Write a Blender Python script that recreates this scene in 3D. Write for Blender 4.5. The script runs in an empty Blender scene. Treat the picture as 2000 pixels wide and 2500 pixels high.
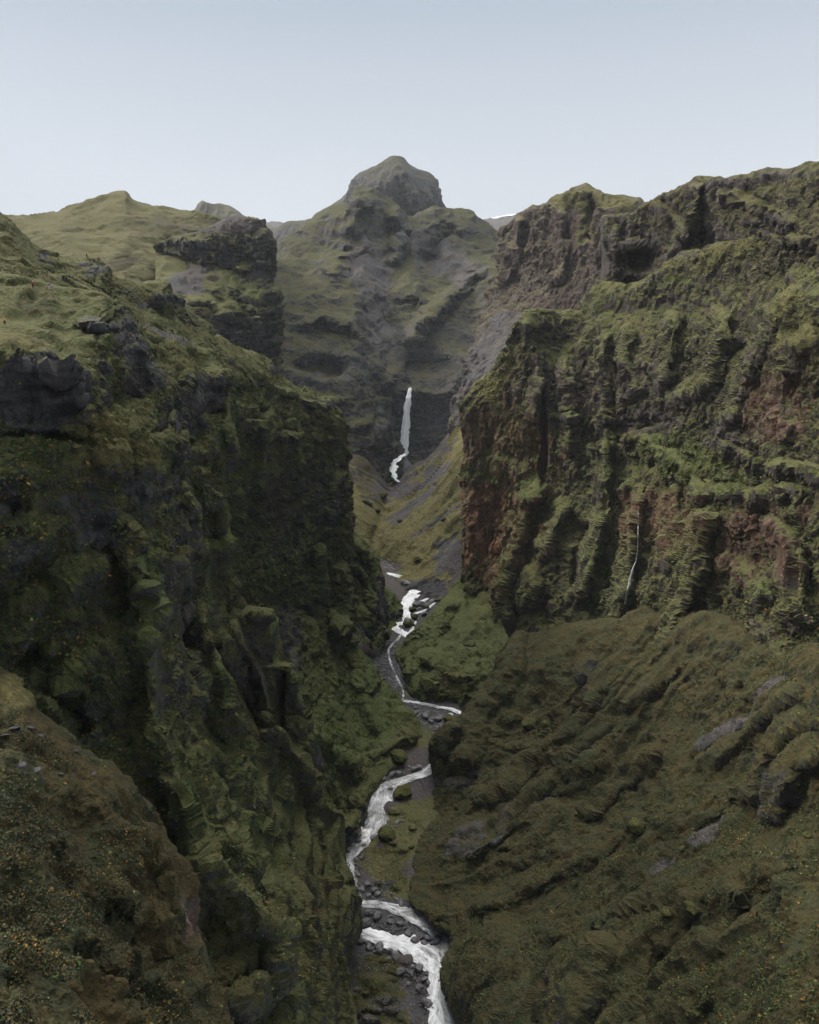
import bpy, math, random, time
import numpy as np
T0 = time.time()
random.seed(7)
R = math.radians
F = 1921.0; CX, CY = 1000.0, 1250.0; CAMZ = 200.0; PITCH = R(11.8)
CP, SP = math.cos(PITCH), math.sin(PITCH)
scene = bpy.context.scene
COL = scene.collection
f32 = np.float32

# ------------------------------------------------------------------ sight lines
def world(px, py, Y):
    """point that stands at distance Y up the canyon on the sight line px, py"""
    a = (px - CX) / F; b = -(py - CY) / F
    ry = CP + b * SP; rz = -SP + b * CP
    t = Y / ry
    return np.stack([a * t, Y * np.ones_like(t), CAMZ + rz * t], -1)
def project(P):
    x = P[..., 0]; y = P[..., 1]; z = P[..., 2] - CAMZ
    d = y * CP - z * SP; u = y * SP + z * CP
    return CX + F * x / d, CY - F * u / d, d
def slope(py):
    b = -(py - CY) / F
    return (-SP + b * CP) / (CP + b * SP)
def river_z(Y): return 0.097 * (Y - 204.0)
def river_Y(py): return 219.8 / (-slope(np.asarray(py, float)) + 0.097)

# ------------------------------------------------------------------ noise
_rs = np.random.RandomState(11)
_TAB = _rs.rand(64 * 64 * 64).astype(f32)
_ROT = []
for k in range(12):
    q, _r = np.linalg.qr(_rs.randn(3, 3)); _ROT.append(q.astype(f32))
def vn(P, L, seed=0, sz=1.0, rot=True):
    """value noise, 0..1, cell size L metres (sz stretches it up)"""
    p = P.reshape(-1, 3).astype(f32) / f32(L)
    if sz != 1.0: p = p * np.array([1, 1, 1.0 / sz], f32)
    if rot: p = p @ _ROT[seed % 12]
    p = p + f32(seed * 17.37 + 100.5)
    i = np.floor(p); f = p - i; i = i.astype(np.int32) & 63
    f = f * f * f * (f * (f * 6 - 15) + 10)
    j = (i + 1) & 63
    x0, y0, z0 = i[:, 0] * 4096, i[:, 1] * 64, i[:, 2]
    x1, y1, z1 = j[:, 0] * 4096, j[:, 1] * 64, j[:, 2]
    fx, fy, fz = f[:, 0], f[:, 1], f[:, 2]
    t = _TAB
    a = t[x0 + y0 + z0]; a += (t[x1 + y0 + z0] - a) * fx
    b = t[x0 + y1 + z0]; b += (t[x1 + y1 + z0] - b) * fx
    c = t[x0 + y0 + z1]; c += (t[x1 + y0 + z1] - c) * fx
    d = t[x0 + y1 + z1]; d += (t[x1 + y1 + z1] - d) * fx
    a += (b - a) * fy; c += (d - c) * fy
    a += (c - a) * fz
    return a.reshape(P.shape[:-1])
_T3 = _rs.rand(64 * 64 * 64, 4).astype(f32)
def blocks(P, L, seed=0, sz=1.0):
    """broken rock: each cell of a jittered lattice is a tilted facet; about -1..1"""
    p = P.reshape(-1, 3).astype(f32) / f32(L) * np.array([1, 1, 1 / sz], f32) @ _ROT[0 if sz == 1 else 11] if sz == 1 else P.reshape(-1, 3).astype(f32) / f32(L) * np.array([1, 1, 1 / sz], f32)
    p = p + f32(seed * 7.3 + 50)
    b = np.floor(p - .5).astype(np.int32); best = np.full(len(p), 1e9, f32); val = np.zeros(len(p), f32)
    for dx in (0, 1):
        for dy in (0, 1):
            for dz in (0, 1):
                c = b + np.array([dx, dy, dz], np.int32); m = c & 63
                r = _T3[m[:, 0] * 4096 + m[:, 1] * 64 + m[:, 2]]
                q = p - (c + .5 + (r[:, :3] - .5) * .8); d = (q * q).sum(1)
                k = d < best
                t = (r[:, 3] - .5) * 1.3 + (q * (r[:, [1, 2, 0]] - .5)).sum(1) * 2.4
                best[k] = d[k]; val[k] = t[k]
    return val.reshape(P.shape[:-1])
def rid(n): return 1 - np.abs(2 * n - 1)
def sstep(a, b, x):
    t = np.clip((x - a) / (b - a), 0, 1); return t * t * (3 - 2 * t)

# ------------------------------------------------------------------ interpolation
def pchip_axis(V, knots, t):
    """monotone cubic along axis 0 of V (n, ...)"""
    n = V.shape[0]; h = np.diff(knots); sh = (-1,) + (1,) * (V.ndim - 1)
    dl = np.diff(V, axis=0) / h.reshape(sh)
    m = np.zeros_like(V)
    if n > 2:
        p = dl[:-1] * dl[1:]
        w1 = (2 * h[1:] + h[:-1]).reshape(sh); w2 = (h[1:] + 2 * h[:-1]).reshape(sh)
        with np.errstate(divide='ignore', invalid='ignore'):
            hm = (w1 + w2) / (w1 / dl[:-1] + w2 / dl[1:])
        m[1:-1] = np.where(p > 0, hm, 0)
    m[0] = dl[0]; m[-1] = dl[-1]
    i = np.clip(np.searchsorted(knots, t, side='right') - 1, 0, n - 2)
    hh = h[i].reshape(sh); s = ((t - knots[i]) / h[i]).reshape(sh)
    return ((2*s**3-3*s**2+1)*V[i] + (s**3-2*s**2+s)*hh*m[i] + (-2*s**3+3*s**2)*V[i+1] + (s**3-s**2)*hh*m[i+1])

def seg_dist(px, py, pts):
    """distance to a polyline, its side (+ right of the downward line) and the place along it 0..1"""
    best = np.full(px.shape, 1e9); side = np.zeros(px.shape); tt = np.zeros(px.shape)
    L = [math.hypot(b[0]-a[0], b[1]-a[1]) for a, b in zip(pts, pts[1:])]; tot = sum(L); acc = 0
    for (a, b), l in zip(zip(pts, pts[1:]), L):
        dx, dy = b[0]-a[0], b[1]-a[1]
        t = np.clip(((px-a[0])*dx + (py-a[1])*dy) / (l*l), 0, 1)
        ex = px - (a[0]+t*dx); ey = py - (a[1]+t*dy)
        d = np.hypot(ex, ey); k = d < best
        best[k] = d[k]; side[k] = np.sign(dy*ex - dx*ey)[k]; tt[k] = ((acc + t*l)/tot)[k]
        acc += l
    return best, side, tt

def normals(P, it):
    gu = np.gradient(P, axis=1); gv = np.gradient(P, axis=0)
    N = np.cross(gv, gu); N /= np.linalg.norm(N, axis=-1, keepdims=True) + 1e-9
    N *= np.sign(np.median(-(N * (P - np.array([0, 0, CAMZ]))).sum(-1)))
    for _ in range(it):
        N[1:-1] = (N[:-2] + N[1:-1] * 2 + N[2:]) / 4; N[:, 1:-1] = (N[:, :-2] + N[:, 1:-1] * 2 + N[:, 2:]) / 4
    return N / (np.linalg.norm(N, axis=-1, keepdims=True) + 1e-9)
PATCHES = []
def patch(name, rows, step=2.0, crest=None, edge=None, edge_left=None, strokes=(), blobs=(), paint=(), base=None,
          big=4, flute=1.0, strata=1.0, rough=1.0, crest_fall=0.12, edge_fall=0.12, seed=0, calm=None, ext=None, sdir=None, gully=None, samp=1.0, block=.8, soft=(0, 0)):
    if rows[0][-1][0] >= 2150: rows = [list(r) + [(r[-1][0] + 300, r[-1][1] + 20, r[-1][2] * .80)] for r in rows]
    if rows[0][0][0] <= -200: rows = [[(r[0][0] - 300, r[0][1] + 20, r[0][2] * .85)] + list(r) for r in rows]
    nc = {len(r) for r in rows}; assert len(nc) == 1, (name, [len(r) for r in rows])
    G = np.array(rows, float)
    G[..., 2] = np.log(G[..., 2])
    def knots(V):
        d = np.hypot(np.diff(V[..., 0], axis=0), np.diff(V[..., 1], axis=0)).mean(axis=1)
        d = np.maximum(d, 10.0); return np.concatenate([[0], np.cumsum(d)])
    kv = knots(G); ku = knots(np.swapaxes(G, 0, 1))
    nv = int(kv[-1] / (step * 1.1)) + 2; nu = int(ku[-1] / (step * .78)) + 2
    A = pchip_axis(G, kv, np.linspace(0, kv[-1], nv))
    A = np.swapaxes(pchip_axis(np.swapaxes(A, 0, 1).copy(), ku, np.linspace(0, ku[-1], nu)), 0, 1)
    px, py, Y = A[..., 0].copy(), A[..., 1].copy(), np.exp(A[..., 2])
    v = np.linspace(0, 1, nv)[:, None]; u = np.linspace(0, 1, nu)[None, :]
    if crest is not None:
        cx, cy = zip(*crest)
        k0 = int(round((kv[1] if ext else 0) / kv[-1] * (nv - 1)))
        cur = py[k0:k0+1, :]
        want = np.interp(px[k0], cx, cy)[None, :]
        inr = ((px[k0] >= cx[0]-5) & (px[k0] <= cx[-1]+5))[None, :]
        py += np.where(inr, want - cur, 0) * (1 - sstep(0, crest_fall, v))
    for which, E in (('r', edge), ('l', edge_left)):
        if E is None: continue
        ex, ey = zip(*E)
        ke = int(round((ku[-2] if which == 'r' else ku[1]) / ku[-1] * (nu - 1))); kf = ke / (nu - 1)
        pe = py[:, ke]
        inr = sstep(ey[0] - 15, ey[0], pe) * (1 - sstep(ey[-1], ey[-1] + 15, pe))
        dxe = ((np.interp(pe, ey, ex) - px[:, ke]) * inr)[:, None]
        px += dxe * (sstep(kf - edge_fall, kf, u) if which == 'r' else 1 - sstep(kf, kf + edge_fall, u))
    # ribs and hollows, in metres towards the canyon mouth
    P0 = world(px, py, Y)
    smod = .7 + .55 * vn(P0, 16, 8 + seed, sz=2.5, rot=False)
    wob = (vn(P0, 16, 3 + seed, sz=3, rot=False) - .5) * 30 + (vn(P0, 7, 5 + seed, sz=4, rot=False) - .5) * 7
    for st in strokes:
        pts, wl, wr, amp = st[:4]
        xs = [p[0] for p in pts]; ys = [p[1] for p in pts]; m = max(wl, wr) + 25
        sel = (px > min(xs)-m) & (px < max(xs)+m) & (py > min(ys)-m) & (py < max(ys)+m)
        if not sel.any(): continue
        d, s, t = seg_dist(px[sel] + wob[sel]*.5, py[sel] + wob[sel]*.35, pts)
        w = np.where(s > 0, wr, wl)
        pr = np.clip(1 - d / w, 0, 1); pr = .5*pr + .5*pr*pr*(3-2*pr)
        tap = sstep(0, .12, t) * (1 - sstep(.85, 1, t)) if len(st) < 5 else st[4](t)
        Y[sel] -= amp * samp * .85 * pr * tap * smod[sel]
    for (bx, by, rx, ry, rot, amp) in blobs:
        m = max(rx, ry) * 1.3 + 20
        sel = (np.abs(px-bx) < m) & (np.abs(py-by) < m)
        if not sel.any(): continue
        dx = px[sel]-bx + wob[sel]*.4; dy = py[sel]-by + wob[sel]*.4; c, s = math.cos(R(rot)), math.sin(R(rot))
        q = np.sqrt(((dx*c+dy*s)/rx)**2 + ((-dx*s+dy*c)/ry)**2)
        Y[sel] -= amp * samp * .8 * (1 - sstep(.2, 1.0, q)) * smod[sel]
    P = world(px, py, Y)
    N = normals(P, 3)
    steep = 1 - sstep(.30, .75, N[..., 2])
    near = np.median(Y) * step / F                     # metres between neighbours
    sp = np.maximum(np.linalg.norm(np.gradient(P, axis=1), axis=-1), np.linalg.norm(np.gradient(P, axis=0), axis=-1))
    for _ in range(3):
        sp[1:-1] = np.maximum(sp[1:-1], (sp[:-2] + sp[2:]) / 2); sp[:, 1:-1] = np.maximum(sp[:, 1:-1], (sp[:, :-2] + sp[:, 2:]) / 2)
    e1 = np.linalg.norm(np.gradient(P, axis=1), axis=-1); e0 = np.linalg.norm(np.gradient(P, axis=0), axis=-1)
    sr = np.maximum(e0, e1) / (np.minimum(e0, e1) + 1e-6)
    for _ in range(4):
        sr[1:-1] = (sr[:-2] + sr[1:-1] + sr[2:]) / 3; sr[:, 1:-1] = (sr[:, :-2] + sr[:, 1:-1] + sr[:, 2:]) / 3
    sr = sstep(2.2, 4.5, sr) * (.15 + .85 * steep); wt = lambda L: sstep(1.2, 3.2, L / sp) * (1 - sr) + sstep(4, 10, L / sp) * sr
    Nb = N.copy(); kb = wt(4.0)[..., None]
    zs = P.copy()
    if sdir is not None: zs[..., 2] += P[..., 0] * sdir[0] + P[..., 1] * sdir[1]
    H = (vn(P, 45, 1 + seed) - .5) * 1.6 * big + (rid(vn(P, 22, 2 + seed)) - .5) * .7 * big
    rockm = sstep(.25, .6, vn(P, 30, 7 + seed))
    if flute:
        q = 0
        for L, a in ((18, 1), (9, .55), (4.5, .32), (2.2, .17)):
            if L < near * 2: continue
            Q = P + (np.stack([vn(P, L*1.6, 4), vn(P, L*1.6, 8), vn(P, L*1.6, 9)], -1) - .5) * L * .7
            q = q + (rid(vn(Q, L, 3 + seed, sz=3.2, rot=False)) - .6) * a * L * .36 * wt(L)
        H = H + flute * q * steep
    if strata:
        zz = zs[..., 2] + (vn(P, 35, 9 + seed) - .5) * 16 + (vn(P, 9, 10 + seed) - .5) * 4 + (vn(P, 3, 1 + seed) - .5) * 1.2
        q = 0
        for h, a in ((14.0, 1.0), (5.3, .8), (2.1, .65)):
            if h < near * 3: continue
            fr = np.mod(zz / h + vn(P, h * 6, 6 + seed), 1)
            pr = np.where(fr < .8, fr / .8, (1 - fr) / .2)       # grows upward then a flat top
            q = q + (pr - .5) * h * .24 * a * wt(h) * (.25 + .9 * sstep(.3, .65, vn(P, h * 3, 5 + seed)))
        H = H + strata * q * (.25 + .75 * steep)
    if gully is not None:                                        # furrows that run down the slope
        gx_, gy_, ga, gl = gully; gn = math.hypot(gx_, gy_); gx_ /= gn; gy_ /= gn
        al = P[..., 0] * gx_ + P[..., 1] * gy_; ac = -P[..., 0] * gy_ + P[..., 1] * gx_
        wv = (vn(P, gl * 2.5, 4 + seed) - .5) * gl * 1.6
        for m_, a_ in ((1.0, 1.0), (.45, .5)):
            Q = np.stack([al * .11, ac + wv, np.zeros_like(al)], -1); n_ = vn(Q, gl * m_, 5 + seed, rot=False)
            H = H + ga * a_ * (rid(n_) - .55) * (.4 + 1.2 * vn(P, gl * 2, 9))
    fade = 1.0
    if calm is not None:
        for (bx, by, r_, k) in calm: fade = fade * (1 - (1 - k) * np.clip(1.3 - np.hypot(px-bx, py-by) / r_, 0, 1))
    uu = np.broadcast_to(u, px.shape)
    if soft[0]: fade = fade * (.25 + .75 * sstep(0, soft[0], uu))
    if soft[1]: fade = fade * (.25 + .75 * sstep(0, soft[1], 1 - uu))
    P = P + N * (H * fade)[..., None]; fade = np.maximum(fade, .75) if (soft[0] or soft[1]) else fade
    for stage in (((14, .08, 1), (7, .15, 2), (3.5, .17, 3)), ((1.8, .17, 4), (.9, .15, 5), (.45, .13, 6), (.22, .11, 7))):
        N = Nb * (1 - kb) + normals(P, 1) * kb
        H = 0
        for L, a, s in stage:
            if L < near * 1.5: continue
            W = P + (np.stack([vn(P, L*.7, s+3), vn(P, L*.7, s+5), vn(P, L*.7, s+7)], -1) - .5) * L * 1.0
            n = vn(W, L, s + seed, sz=1.0); n2 = vn(W, L * .8, s + seed + 1, sz=2.4, rot=False)
            H = H + wt(L) * rough * L * a * 1.55 * ((1 - steep) * (1.1 * (n - .5) + .6 * (rid(n) - .5)) + steep * (1.6 * (rid(n2) - .55) + .3 * (n - .5)))
        if not np.isscalar(H): P = P + N * (H * fade)[..., None]
    for L, a in ((9, .20), (4, .22), (1.8, .22)):
        if L < near * 2.2: continue
        N = Nb * (1 - kb) + normals(P, 1) * kb
        W = P + (np.stack([vn(P, L, 3), vn(P, L, 5), vn(P, L, 7)], -1) - .5) * L * .5
        mk = (.4 + .6 * steep) * (.25 + .75 * sstep(.35, .6, vn(P, 24, 6 + seed)))
        P = P + N * (blocks(W, L, seed + int(L), 1.7) * L * a * block * mk * fade * wt(L))[..., None]
    # what grows where: rock, dry, red, scree | lush, heath, speck, snow
    at = np.zeros(P.shape[:2] + (8,), f32)
    at[...] = np.array(base or [0]*8, f32)
    keys = dict(rock=0, dry=1, red=2, scree=3, lush=4, heath=5, speck=6, snow=7)
    wn = (vn(P, 9*max(1, near*2), 2) - .5) * .9 + (vn(P, 3*max(1, near*2), 3) - .5) * .6
    for (k, bx, by, rx, ry, rot, val) in paint:
        m = max(rx, ry) * 1.7
        sel = (np.abs(px-bx) < m) & (np.abs(py-by) < m)
        if not sel.any(): continue
        dx = px[sel]-bx; dy = py[sel]-by; c, s = math.cos(R(rot)), math.sin(R(rot))
        q = np.sqrt(((dx*c+dy*s)/rx)**2 + ((-dx*s+dy*c)/ry)**2) + wn[sel]
        w = 1 - sstep(.7, 1.15, q)
        ch = keys[k]; at[sel, ch] = at[sel, ch] * (1 - w) + val * w
    # mesh
    nvx = nu * nv; idx = np.arange(nvx).reshape(nv, nu)
    quads = np.stack([idx[:-1, :-1], idx[1:, :-1], idx[1:, 1:], idx[:-1, 1:]], -1).reshape(-1, 4)
    o = grid_mesh(name, P.reshape(-1, 3), quads, MAT['terrain'], smooth=False)
    for nm, sl in (('cover_a', slice(0, 4)), ('cover_b', slice(4, 8))):
        a = o.data.attributes.new(nm, 'FLOAT_COLOR', 'POINT'); a.data.foreach_set('color', np.ascontiguousarray(at[..., sl]).reshape(-1))
    o['kind'] = 'structure'
    PATCHES.append((o, P.reshape(-1, 3)))
    print('%-18s %8d verts  %.1fs' % (name, nvx, time.time() - T0))
    return o

def grid_mesh(name, V, quads, mat, smooth=True):
    me = bpy.data.meshes.new(name)
    n, m = len(V), len(quads); k = quads.shape[1]
    me.vertices.add(n); me.vertices.foreach_set('co', np.ascontiguousarray(V, dtype=f32).reshape(-1))
    me.loops.add(m * k); me.loops.foreach_set('vertex_index', np.ascontiguousarray(quads, dtype=np.int32).reshape(-1))
    me.polygons.add(m); me.polygons.foreach_set('loop_start', np.arange(0, m * k, k, dtype=np.int32))
    me.polygons.foreach_set('loop_total', np.full(m, k, np.int32))
    me.polygons.foreach_set('use_smooth', np.full(m, smooth, bool))
    me.update(calc_edges=True)
    me.materials.append(mat)
    o = bpy.data.objects.new(name, me); COL.objects.link(o)
    return o

# ------------------------------------------------------------------ materials
MAT = {}
class NT:
    def __init__(s, name):
        s.m = bpy.data.materials.new(name); s.m.use_nodes = True; s.t = s.m.node_tree; s.t.nodes.clear()
        s.out = s.n('ShaderNodeOutputMaterial'); MAT[name] = s.m
    def n(s, ty, **kw):
        nd = s.t.nodes.new(ty)
        for k, v in kw.items(): setattr(nd, k, v)
        return nd
    def put(s, sock, val):
        if isinstance(val, bpy.types.NodeSocket): s.t.links.new(val, sock)
        elif isinstance(val, (tuple, list)) and len(val) == 3 and sock.type == 'RGBA': sock.default_value = (*val, 1)
        else: sock.default_value = val
    def math(s, op, a, b=0.0, c=None, clamp=False):
        nd = s.n('ShaderNodeMath', operation=op, use_clamp=clamp); s.put(nd.inputs[0], a); s.put(nd.inputs[1], b)
        if c is not None: s.put(nd.inputs[2], c)
        return nd.outputs[0]
    def ramp(s, x, a, b):
        nd = s.n('ShaderNodeMapRange', interpolation_type='SMOOTHSTEP'); s.put(nd.inputs[0], x); s.put(nd.inputs[1], a); s.put(nd.inputs[2], b)
        return nd.outputs[0]
    def mix(s, f, a, b, mode='MIX'):
        nd = s.n('ShaderNodeMix', data_type='RGBA', blend_type=mode); s.put(nd.inputs[0], f); s.put(nd.inputs[6], a); s.put(nd.inputs[7], b)
        return nd.outputs[2]
    def noise(s, sc, det=4, rough=.55, vec=None, dist=0):
        nd = s.n('ShaderNodeTexNoise'); nd.inputs['Scale'].default_value = sc; nd.inputs['Detail'].default_value = det
        nd.inputs['Roughness'].default_value = rough; nd.inputs['Distortion'].default_value = dist
        if vec is not None: s.put(nd.inputs['Vector'], vec)
        return nd.outputs['Fac']
    def bsdf(s, col, rough=.9, spec=.1, normal=None, **kw):
        nd = s.n('ShaderNodeBsdfPrincipled'); s.put(nd.inputs['Base Color'], col); s.put(nd.inputs['Roughness'], rough)
        s.put(nd.inputs['Specular IOR Level'], spec)
        if normal is not None: s.put(nd.inputs['Normal'], normal)
        for k, v in kw.items(): s.put(nd.inputs[k.replace('_', ' ')], v)
        s.t.links.new(nd.outputs[0], s.out.inputs[0]); return nd
    def bump(s, h, dist, strength=1.0):
        nd = s.n('ShaderNodeBump'); s.put(nd.inputs['Height'], h); nd.inputs['Distance'].default_value = dist; nd.inputs['Strength'].default_value = strength
        return nd.outputs[0]

def terrain_material():
    t = NT('terrain')
    pos = t.n('ShaderNodeNewGeometry'); P = pos.outputs['Position']
    sN = t.n('ShaderNodeSeparateXYZ'); t.put(sN.inputs[0], pos.outputs['Normal']); nz = sN.outputs[2]
    def att(n):
        a = t.n('ShaderNodeAttribute', attribute_name=n); s = t.n('ShaderNodeSeparateColor'); t.put(s.inputs[0], a.outputs['Color'])
        return s.outputs[0], s.outputs[1], s.outputs[2], a.outputs['Alpha']
    rock, dry, red, scree = att('cover_a'); lush, heath, speck, snow = att('cover_b')
    n1 = t.noise(.035, 5, .6, P); n2 = t.noise(.16, 5, .62, P); n3 = t.noise(.9, 4, .6, P); n4 = t.noise(3.0, 3, .6, P)
    mp = t.n('ShaderNodeMapping'); mp.inputs['Scale'].default_value = (1, 1, .18); t.put(mp.inputs[0], P)
    nv = t.noise(.30, 4, .6, mp.outputs[0])                     # streaks that run down a face
    mh = t.n('ShaderNodeMapping'); mh.inputs['Scale'].default_value = (.22, .22, 1); t.put(mh.inputs[0], P)
    nh = t.noise(.45, 4, .6, mh.outputs[0])                     # bedding
    # moss: two greens, an olive, a straw tone
    g = t.mix(t.ramp(n2, .35, .65), (.038, .060, .020), (.070, .088, .026))
    g = t.mix(t.ramp(n1, .42, .60), g, (.088, .085, .034))
    n5 = t.noise(.09, 4, .6, P)
    g = t.mix(t.math('MULTIPLY', t.ramp(n5, .50, .62), .7), g, (.082, .054, .024))
    g = t.mix(t.math('MULTIPLY', t.ramp(n3, .50, .72), .7), g, (.108, .108, .042))
    g = t.mix(t.math('MULTIPLY', t.ramp(n4, .50, .35), .55), g, (.016, .022, .010))
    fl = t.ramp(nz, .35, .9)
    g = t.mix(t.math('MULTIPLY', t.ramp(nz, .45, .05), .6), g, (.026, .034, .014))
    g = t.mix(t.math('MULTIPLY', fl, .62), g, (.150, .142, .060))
    lg = t.mix(t.ramp(n3, .4, .65), (.050, .082, .026), (.095, .125, .036))
    g = t.mix(lush, g, lg)
    dg = t.mix(t.ramp(n3, .38, .66), (.100, .080, .032), (.190, .168, .066))
    g = t.mix(dry, g, dg)
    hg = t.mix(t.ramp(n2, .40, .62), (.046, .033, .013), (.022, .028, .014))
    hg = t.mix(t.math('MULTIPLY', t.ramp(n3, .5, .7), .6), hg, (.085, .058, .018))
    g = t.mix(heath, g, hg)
    g = t.mix(t.math('MULTIPLY', t.ramp(n4, .5, .32), .5), g, (.018, .020, .010))
    # rock
    rk = t.mix(t.ramp(nh, .35, .65), (.018, .018, .020), (.062, .058, .058))
    rk = t.mix(t.math('MULTIPLY', t.ramp(nv, .52, .70), .6), rk, (.110, .105, .105))
    rr = t.mix(t.ramp(nv, .35, .65), (.070, .040, .028), (.190, .096, .054))
    rk = t.mix(red, rk, rr)
    # where the rock shows: steep, broken up, and where it was laid bare
    e = t.math('ADD', t.math('MULTIPLY', n2, .55), t.math('MULTIPLY', n3, .45))
    e = t.math('ADD', e, t.math('MULTIPLY', t.math('SUBTRACT', nv, .5), .5))
    thr = t.math('SUBTRACT', .50, nz)
    e = t.math('ADD', e, t.math('MULTIPLY', thr, .55))
    e = t.math('ADD', e, t.math('MULTIPLY', t.math('SUBTRACT', rock, .35), .55))
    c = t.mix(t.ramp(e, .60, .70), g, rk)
    sc = t.mix(t.ramp(n4, .38, .62), (.052, .048, .050), (.105, .098, .098))
    sc = t.mix(t.math('MULTIPLY', t.ramp(n1, .45, .6), .4), sc, (.10, .075, .06))
    c = t.mix(t.ramp(t.math('ADD', scree, t.math('MULTIPLY', t.math('SUBTRACT', n2, .5), .9)), .42, .62), c, sc)
    # autumn leaves: small clumps of orange and yellow
    vo = t.n('ShaderNodeTexVoronoi'); vo.inputs['Scale'].default_value = 1.1; t.put(vo.inputs['Vector'], P)
    vs = t.n('ShaderNodeSeparateColor'); t.put(vs.inputs[0], vo.outputs['Color'])
    sp = t.math('MULTIPLY', t.math('LESS_THAN', vo.outputs['Distance'], .20), t.math('GREATER_THAN', vs.outputs[0], t.math('SUBTRACT', 1.0, t.math('MULTIPLY', speck, t.ramp(n2, .40, .66)))))
    lc = t.mix(vs.outputs[1], (.26, .09, .03), (.24, .22, .05))
    lc = t.mix(t.math('GREATER_THAN', vs.outputs[2], .6), lc, (.10, .17, .04))
    c = t.mix(t.math('MULTIPLY', sp, .85), c, lc)
    c = t.mix(t.ramp(t.math('ADD', snow, t.math('MULTIPLY', t.math('SUBTRACT', n3, .5), .5)), .4, .55), c, (.72, .76, .80))
    h = t.math('ADD', t.math('MULTIPLY', n3, 1.0), t.math('MULTIPLY', n4, .5))
    b = t.bump(h, .9, 1.0)
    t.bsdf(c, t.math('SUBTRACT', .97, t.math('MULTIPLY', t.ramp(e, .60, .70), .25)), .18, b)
terrain_material()

# ------------------------------------------------------------------ the land, far to near
def back(row, dpy, dY): return [(x, y + dpy, Y + dY) for x, y, Y in row]
#        rock dry red scree lush heath speck snow
ROCKY = [.8, .1, 0, .0, 0, 0, 0, 0]
def lin(xs, py, Y): return [(x, py if not callable(py) else py(x), Y if not callable(Y) else Y(x)) for x in xs]

# glacier dome and the far plateau under it
gx = [1000, 1100, 1156, 1210, 1272, 1400, 1500, 1566, 1600, 1700, 1800]
gy = [560, 550, 539, 531, 522, 516, 506, 503, 506, 506, 504]
g0 = list(zip(gx, gy, [5200]*11))
patch('glacier', [back(g0, 20, 900), g0, [(x, y+60, 4600) for x, y, _ in g0]], big=8, flute=0, strata=0, rough=.0, base=[0,0,0,0,0,0,0,1], crest=list(zip(gx, gy)), ext=1)
fx = [200, 450, 645, 696, 742, 900, 1080, 1158, 1210, 1272, 1400, 1500, 1560, 1568, 1600, 1612, 1700, 1900]
fy = [575, 560, 544, 547, 547, 550, 548, 541, 534, 525, 512, 505, 500, 504, 502, 490, 486, 484]
r0 = list(zip(fx, fy, [3600]*18))
patch('far_plateau', [back(r0, 15, 500), r0, [(x, y+30, 3100) for x, y, _ in r0], [(x, y+130, 2100) for x, y, _ in r0]], crest=list(zip(fx, fy)), ext=1,
      big=10, flute=1, strata=1, rough=1, base=[1,0,0,.75,0,.8,0,0])
pkx = [(455,545),(471,521),(475,508),(480,503),(486,508),(490,500),(495,489),(500,501),(508,497),(520,500),(533,497),(548,500),(561,504),(572,512),(584,518),(594,527),(603,532),(640,548),(690,562)]
xs = [440, 471, 495, 520, 560, 603, 640, 690]
r1 = [(x, float(np.interp(x, *zip(*pkx))), 2000) for x in xs]
patch('far_crag', [back(r1, 30, 200), r1, lin(xs, 560, 1900), lin(xs, 640, 1700)], crest=pkx, ext=1, big=6, flute=1.5, strata=.6, rough=1.2, base=[.9,0,0,.5,0,0,0,0], seed=2)

# the hazy peak
pk = [(640,600),(693,549),(758,533),(804,508),(846,475),(864,450),(870,438),(876,423),(884,439),(893,431),(920,411),(924,397),(945,389),(971,381),(985,385),(994,396),(1008,406),(1028,420),(1048,434),(1055,426),(1060,442),(1062,452),(1073,475),(1081,492),(1087,503),(1092,517),(1120,545),(1160,570),(1240,640)]
xs = [640, 700, 760, 810, 850, 875, 920, 971, 1010, 1054, 1075, 1092, 1140, 1240]
r1 = [(x, float(np.interp(x, *zip(*pk))), Y) for x, Y in zip(xs, [1700,1650,1600,1570,1540,1520,1500,1490,1500,1520,1540,1560,1600,1700])]
r2 = [(x, y, Y) for x, y, Y in zip(xs, [640,600,580,560,540,520,480,470,480,500,530,560,600,660], [1600,1580,1540,1510,1480,1450,1430,1420,1430,1440,1470,1500,1550,1600])]
patch('peak', [back(r1, 60, 260), r1, r2, lin(xs, 620, 1420), lin(xs, 720, 1350)], crest=pk, ext=1, big=5, flute=1.6, strata=.8, rough=1.2, seed=1,
      base=[.8,.1,0,.35,0,.7,0,0], strokes=[([(905,470),(930,540),(960,600)], 25, 25, -45), ([(985,400),(1010,470),(1020,540)], 30, 12, 40)])

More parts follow.
